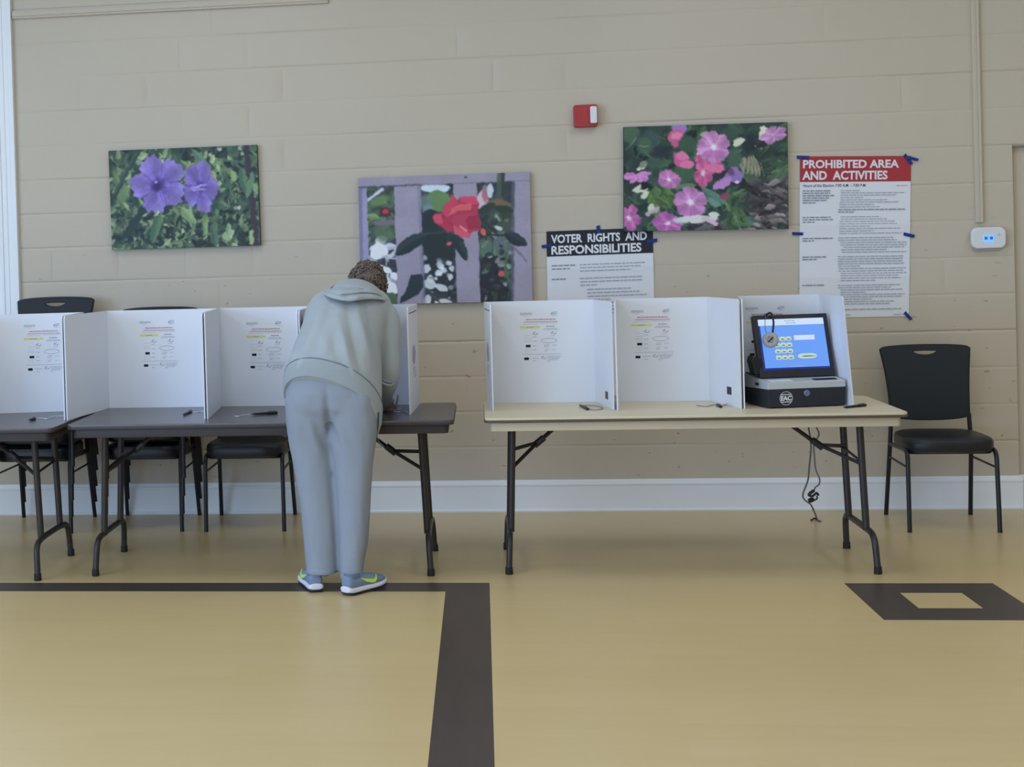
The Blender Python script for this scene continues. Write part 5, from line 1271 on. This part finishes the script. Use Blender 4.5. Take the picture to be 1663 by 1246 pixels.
# hood lying on the shoulders: a thick folded collar
def hood_surface():
    bot = [(525, 477), (532, 482), (543, 486), (556, 489), (570, 490), (586, 488), (602, 486.5), (616, 487), (627.5, 488)]
    top = [(541, 467), (546, 461), (555, 456), (567, 453.5), (580, 453.5), (594, 457), (607, 463.5), (617, 472), (626, 483)]
    from mathutils.bvhtree import BVHTree
    bv = BVHTree.FromPolygons([v.co.copy() for v in hoodie.data.vertices], [list(p.vertices) for p in hoodie.data.polygons])
    def surf(u, v):
        d = (CR * (u - PX) - CU * (v - PY) + _fw * F).normalized(); h = bv.ray_cast(CAMPOS, d)
        return h[0].y if h[0] is not None else None
    NU, NV = 56, 40; rows = []
    def samp(L, s):
        x = s * (len(L) - 1); i = min(int(x), len(L) - 2); f = x - i; p0 = L[max(i - 1, 0)]; p1 = L[i]; p2 = L[i + 1]; p3 = L[min(i + 2, len(L) - 1)]
        return [0.5 * (2 * b + (c - a) * f + (2 * a - 5 * b + 4 * c - d) * f * f + (3 * b - a - 3 * c + d) * f ** 3) for a, b, c, d in zip(p0, p1, p2, p3)]
    for j in range(-3, NV + 1):
        t = max(0.0, j / NV); row = []
        for i in range(NU + 1):
            s = i / NU; a, b = samp(bot, s), samp(top, s)
            edge = 1 - abs(2 * s - 1) ** 2.5
            u = a[0] + (b[0] - a[0]) * t; v = a[1] + (b[1] - a[1]) * t
            body = 0.024 + 0.062 * math.sqrt(max(0.0, math.sin(math.pi * min(1.0, t * .93 + .05)))) * (0.30 + 0.70 * edge)
            # two deep folds running across and a softer third one
            for tc, wd_, dp, s0, s1 in ((0.66 - 0.30 * (s - .3), 0.055, .030, .05, .72), (0.36 + 0.34 * (s - .62), 0.050, .026, .30, .98), (0.20 + 0.5 * (.45 - s), 0.05, .016, .05, .5)):
                m = max(0.0, min(1.0, (s - s0) / .12, (s1 - s) / .12)); body -= dp * m * math.exp(-((t - tc) / wd_) ** 2)
            if j < 0: body = 0.024 + 0.016 * j; v -= 0.8 * -j
            yb = surf(a[0], a[1] + 1.5); yb = yb if yb is not None else -1.56
            Y = yb + (-1.485 - yb) * t ** 1.3 - body
            hy = surf(u, v)
            if hy is not None: Y = min(Y, hy - 0.010 if t > 0 else Y)
            row.append(A1(u, v, Y))
        rows.append(row)
    inner = []
    for k, (dy, dz) in enumerate(((.02, .004), (.045, -.008), (.06, -.04))):
        inner.append([p + Vector((0, dy, dz)) for p in rows[-1]])
    return rows + inner
mb = MB(); mb.rings(hood_surface(), closed=False); hd = mb.build('hood', M_hood, hoodie, smooth='all')
so = hd.modifiers.new('t', 'SOLIDIFY'); so.thickness = 0.010; so.offset = -1
ss = hd.modifiers.new('s', 'SUBSURF'); ss.levels = 1; ss.render_levels = 1

# body: one continuous figure under the clothes
hc = A1(597, 466, -1.33)                                  # head centre
face = Vector((0.10, 0.80, -0.60)).normalized()           # looks down at the table
upv = (Vector((0.12, 0.45, 0.85)) - face * Vector((0.12, 0.45, 0.85)).dot(face)).normalized(); rgt = face.cross(upv)
HM = Matrix((rgt, face, upv)).transposed()
mb = MB()
mb.ellipsoid(hc, .073, .092, .105, 24, 16, HM); mb.ellipsoid(hc + face * .02 - upv * .06, .055, .070, .060, 20, 12, HM)     # skull, jaw
mb.tube([hc + face * .085 + upv * .012, hc + face * .104 - upv * .022, hc + face * .092 - upv * .032], [.009, .014, .010], 10)   # nose
for s in (-1, 1):
    mb.ellipsoid(hc + rgt * s * .075 - upv * .01 - face * .005, .010, .018, .031, 12, 8, HM); mb.ellipsoid(hc + face * .075 + rgt * s * .030 + upv * .012, .016, .010, .008, 10, 6, HM)
mb.ellipsoid(hc + face * .078 - upv * .058, .024, .012, .007, 12, 6, HM)
neck = A1(580, 484, -1.46)
mb.tube([hc - upv * .06 - face * .02, (hc + neck) / 2, neck], [.056, .055, .064], 16)
mb.rings([px_ring(*t, k=.82) for t in TORSO[1:]])
def hand(wrist, palm_c, fwd, side, nrm, curl, sgn):
    """palm, four unequal bent fingers and a thumb from the side of the palm"""
    mb.tube([wrist, wrist * .5 + palm_c * .5, palm_c], [.023, .026, .030], 12, flat=0.7)
    mb.ellipsoid(palm_c, .040, .042, .017, 16, 10, Matrix((side, fwd, nrm)).transposed())
    for i, (o_, ln) in enumerate(((-.030, .068), (-.010, .078), (.010, .073), (.029, .058))):
        p = palm_c + fwd * .036 + side * o_; d = fwd.copy(); pts = [p]
        for k, f in enumerate((.45, .32, .26)):
            d = (d * math.cos(curl[k]) - nrm * math.sin(curl[k])).normalized(); p = p + d * ln * f; pts.append(p)
        cap_tube(mb, pts, [.0095, .0088, .0080, .0072], 8)
    p = palm_c - side * sgn * .036 - fwd * .012; d1 = (fwd * .6 - side * sgn * .6 - nrm * .5).normalized(); d2 = (fwd * .8 + side * sgn * .1 - nrm * .5).normalized()
    cap_tube(mb, [p, p + d1 * .036, p + d1 * .036 + d2 * .030], [.013, .0105, .009], 8)
wr = Vector(arm_r[0][-1]); wl = Vector(arm_l[0][-1])
pr = Vector((at(626, 665, 2, 0.765).x, -1.325, 0.775)); fwr = Vector((-0.25, 0.95, -0.12)).normalized(); nr = Vector((-0.55, -0.1, 0.8)).normalized(); sdr = fwr.cross(nr).normalized(); nr = sdr.cross(fwr)
mb.tube([A1(627, 598, -1.54), A1(624, 630, -1.46), wr], [.045, .040, .028], 12); mb.tube([A1(620, 515, -1.53), A1(627, 556, -1.54), A1(627, 600, -1.54)], [.052, .048, .045], 12)
hand(wr, pr, fwr, sdr, nr, (.9, .9, .6), 1)
pl = Vector((wl.x + .07, -1.235, 0.768)); fwl = Vector((0.75, 0.65, -0.05)).normalized(); nl = Vector((0, 0.05, 1)); sdl = fwl.cross(nl).normalized(); nl = sdl.cross(fwl)
mb.tube([A1(514, 520, -1.50), A1(510, 560, -1.43), A1(510, 594, -1.38), A1(526, 627, -1.33), wl], [.050, .046, .044, .038, .028], 12)
hand(wl, pl, fwl, sdl, nl, (.25, .3, .2), -1)
for rows, yc, ak in ((LROWS, ycl, ank_l), (RROWS, ycr, ank_r)):
    pts = []; rad = []
    for i, (v, l, r, b) in enumerate(rows):
        Y = yc(i / (len(rows) - 1)); p = at((l + r) / 2, v, 1, Y); pts.append(p); rad.append(max(.030, (r - l) / 2 / 370 * .62))
    pts.append(ak); rad.append(.024); mb.tube(pts, rad, 16)
    d = Vector((0.0, .12, -.05)); mb.tube([ak, ak + Vector((0, .03, -.045)), ak + Vector((0, .08, -.06))], [.030, .030, .024], 12)
body = mb.build('body', M_skin, person)
remesh(body, 0.0055, 3, 0.4)
# short curly hair
mb = MB(); rh = random.Random(11)
HH = Matrix((rgt, face, upv)).transposed()
mb.ellipsoid(hc + upv * .012 - face * .010, .084, .096, .106, 28, 18, HH)
hair = mb.build('hair', M_hair, person, smooth='all')
hm = hair.data
for v in hm.vertices:   # leave the face free
    pass
mb = MB()
for i in range(620):
    z = rh.uniform(-1, 1); a = rh.uniform(0, 2 * math.pi); r = math.sqrt(1 - z * z); d = Vector((r * math.cos(a), r * math.sin(a), z))
    if d.y > 0.45 and d.z < 0.55: continue
    if d.z < -0.80: continue
    c = hc + upv * .012 - face * .010 + HH @ Vector((d.x * .084, d.y * .096, d.z * .106)); n = (HH @ Vector((d.x / .084, d.y / .096, d.z / .106))).normalized()
    t1 = n.orthogonal().normalized(); t1 = (Matrix.Rotation(rh.uniform(0, 6.28), 3, n) @ t1); t2 = n.cross(t1)
    R_ = rh.uniform(.006, .0125); tw = rh.uniform(1.0, 1.6); st = rh.uniform(-.006, .004); rise = rh.uniform(.006, .018); pts = []
    for k in range(9):
        q = tw * 2 * math.pi * k / 8 * .8; pts.append(c + (t1 * math.cos(q) + t2 * math.sin(q)) * R_ * (1 - .3 * k / 8) + n * (st + rise * k / 8))
    w = rh.uniform(.0028, .0048)
    mb.tube(pts, [w * f for f in (.5, .9, 1, 1, 1, 1, .9, .7, .3)], 6)
mb.build('curls', M_hair, hair, smooth='all')

# the pen in the writing hand, its white cord lying on the table
tip = Vector((pr.x + .035, pr.y + .045, ZB + .002)); tail = Vector((pr.x + .055, pr.y - .045, ZB + .085))
t = thing('pen', 'white tethered pen held by the person in grey', 'pen', tip)
mb = MB(); d = (tail - tip).normalized(); Lp = (tail - tip).length
mb.lathe(tip, d, [(.0008, 0), (.0025, .008), (.0048, .022), (.005, Lp * .6), (.0046, Lp)], 10); mb.build('barrel', mat('white_pen_plastic', (.78, .78, .8), .3), t, smooth=True)
mb = MB(); mb.tube(spline([tip + Vector((.03, .02, .004)), at(640, 667, 2, ZB + .003), at(649, 669, 2, ZB + .003), at(656, 667.5, 2, ZB + .003), at(662, 670, 2, ZB + .003)], 5), .0022, 6); mb.build('tether_cord', mat('white_cord', (0.7, 0.7, 0.72), 0.5), t, smooth=True)
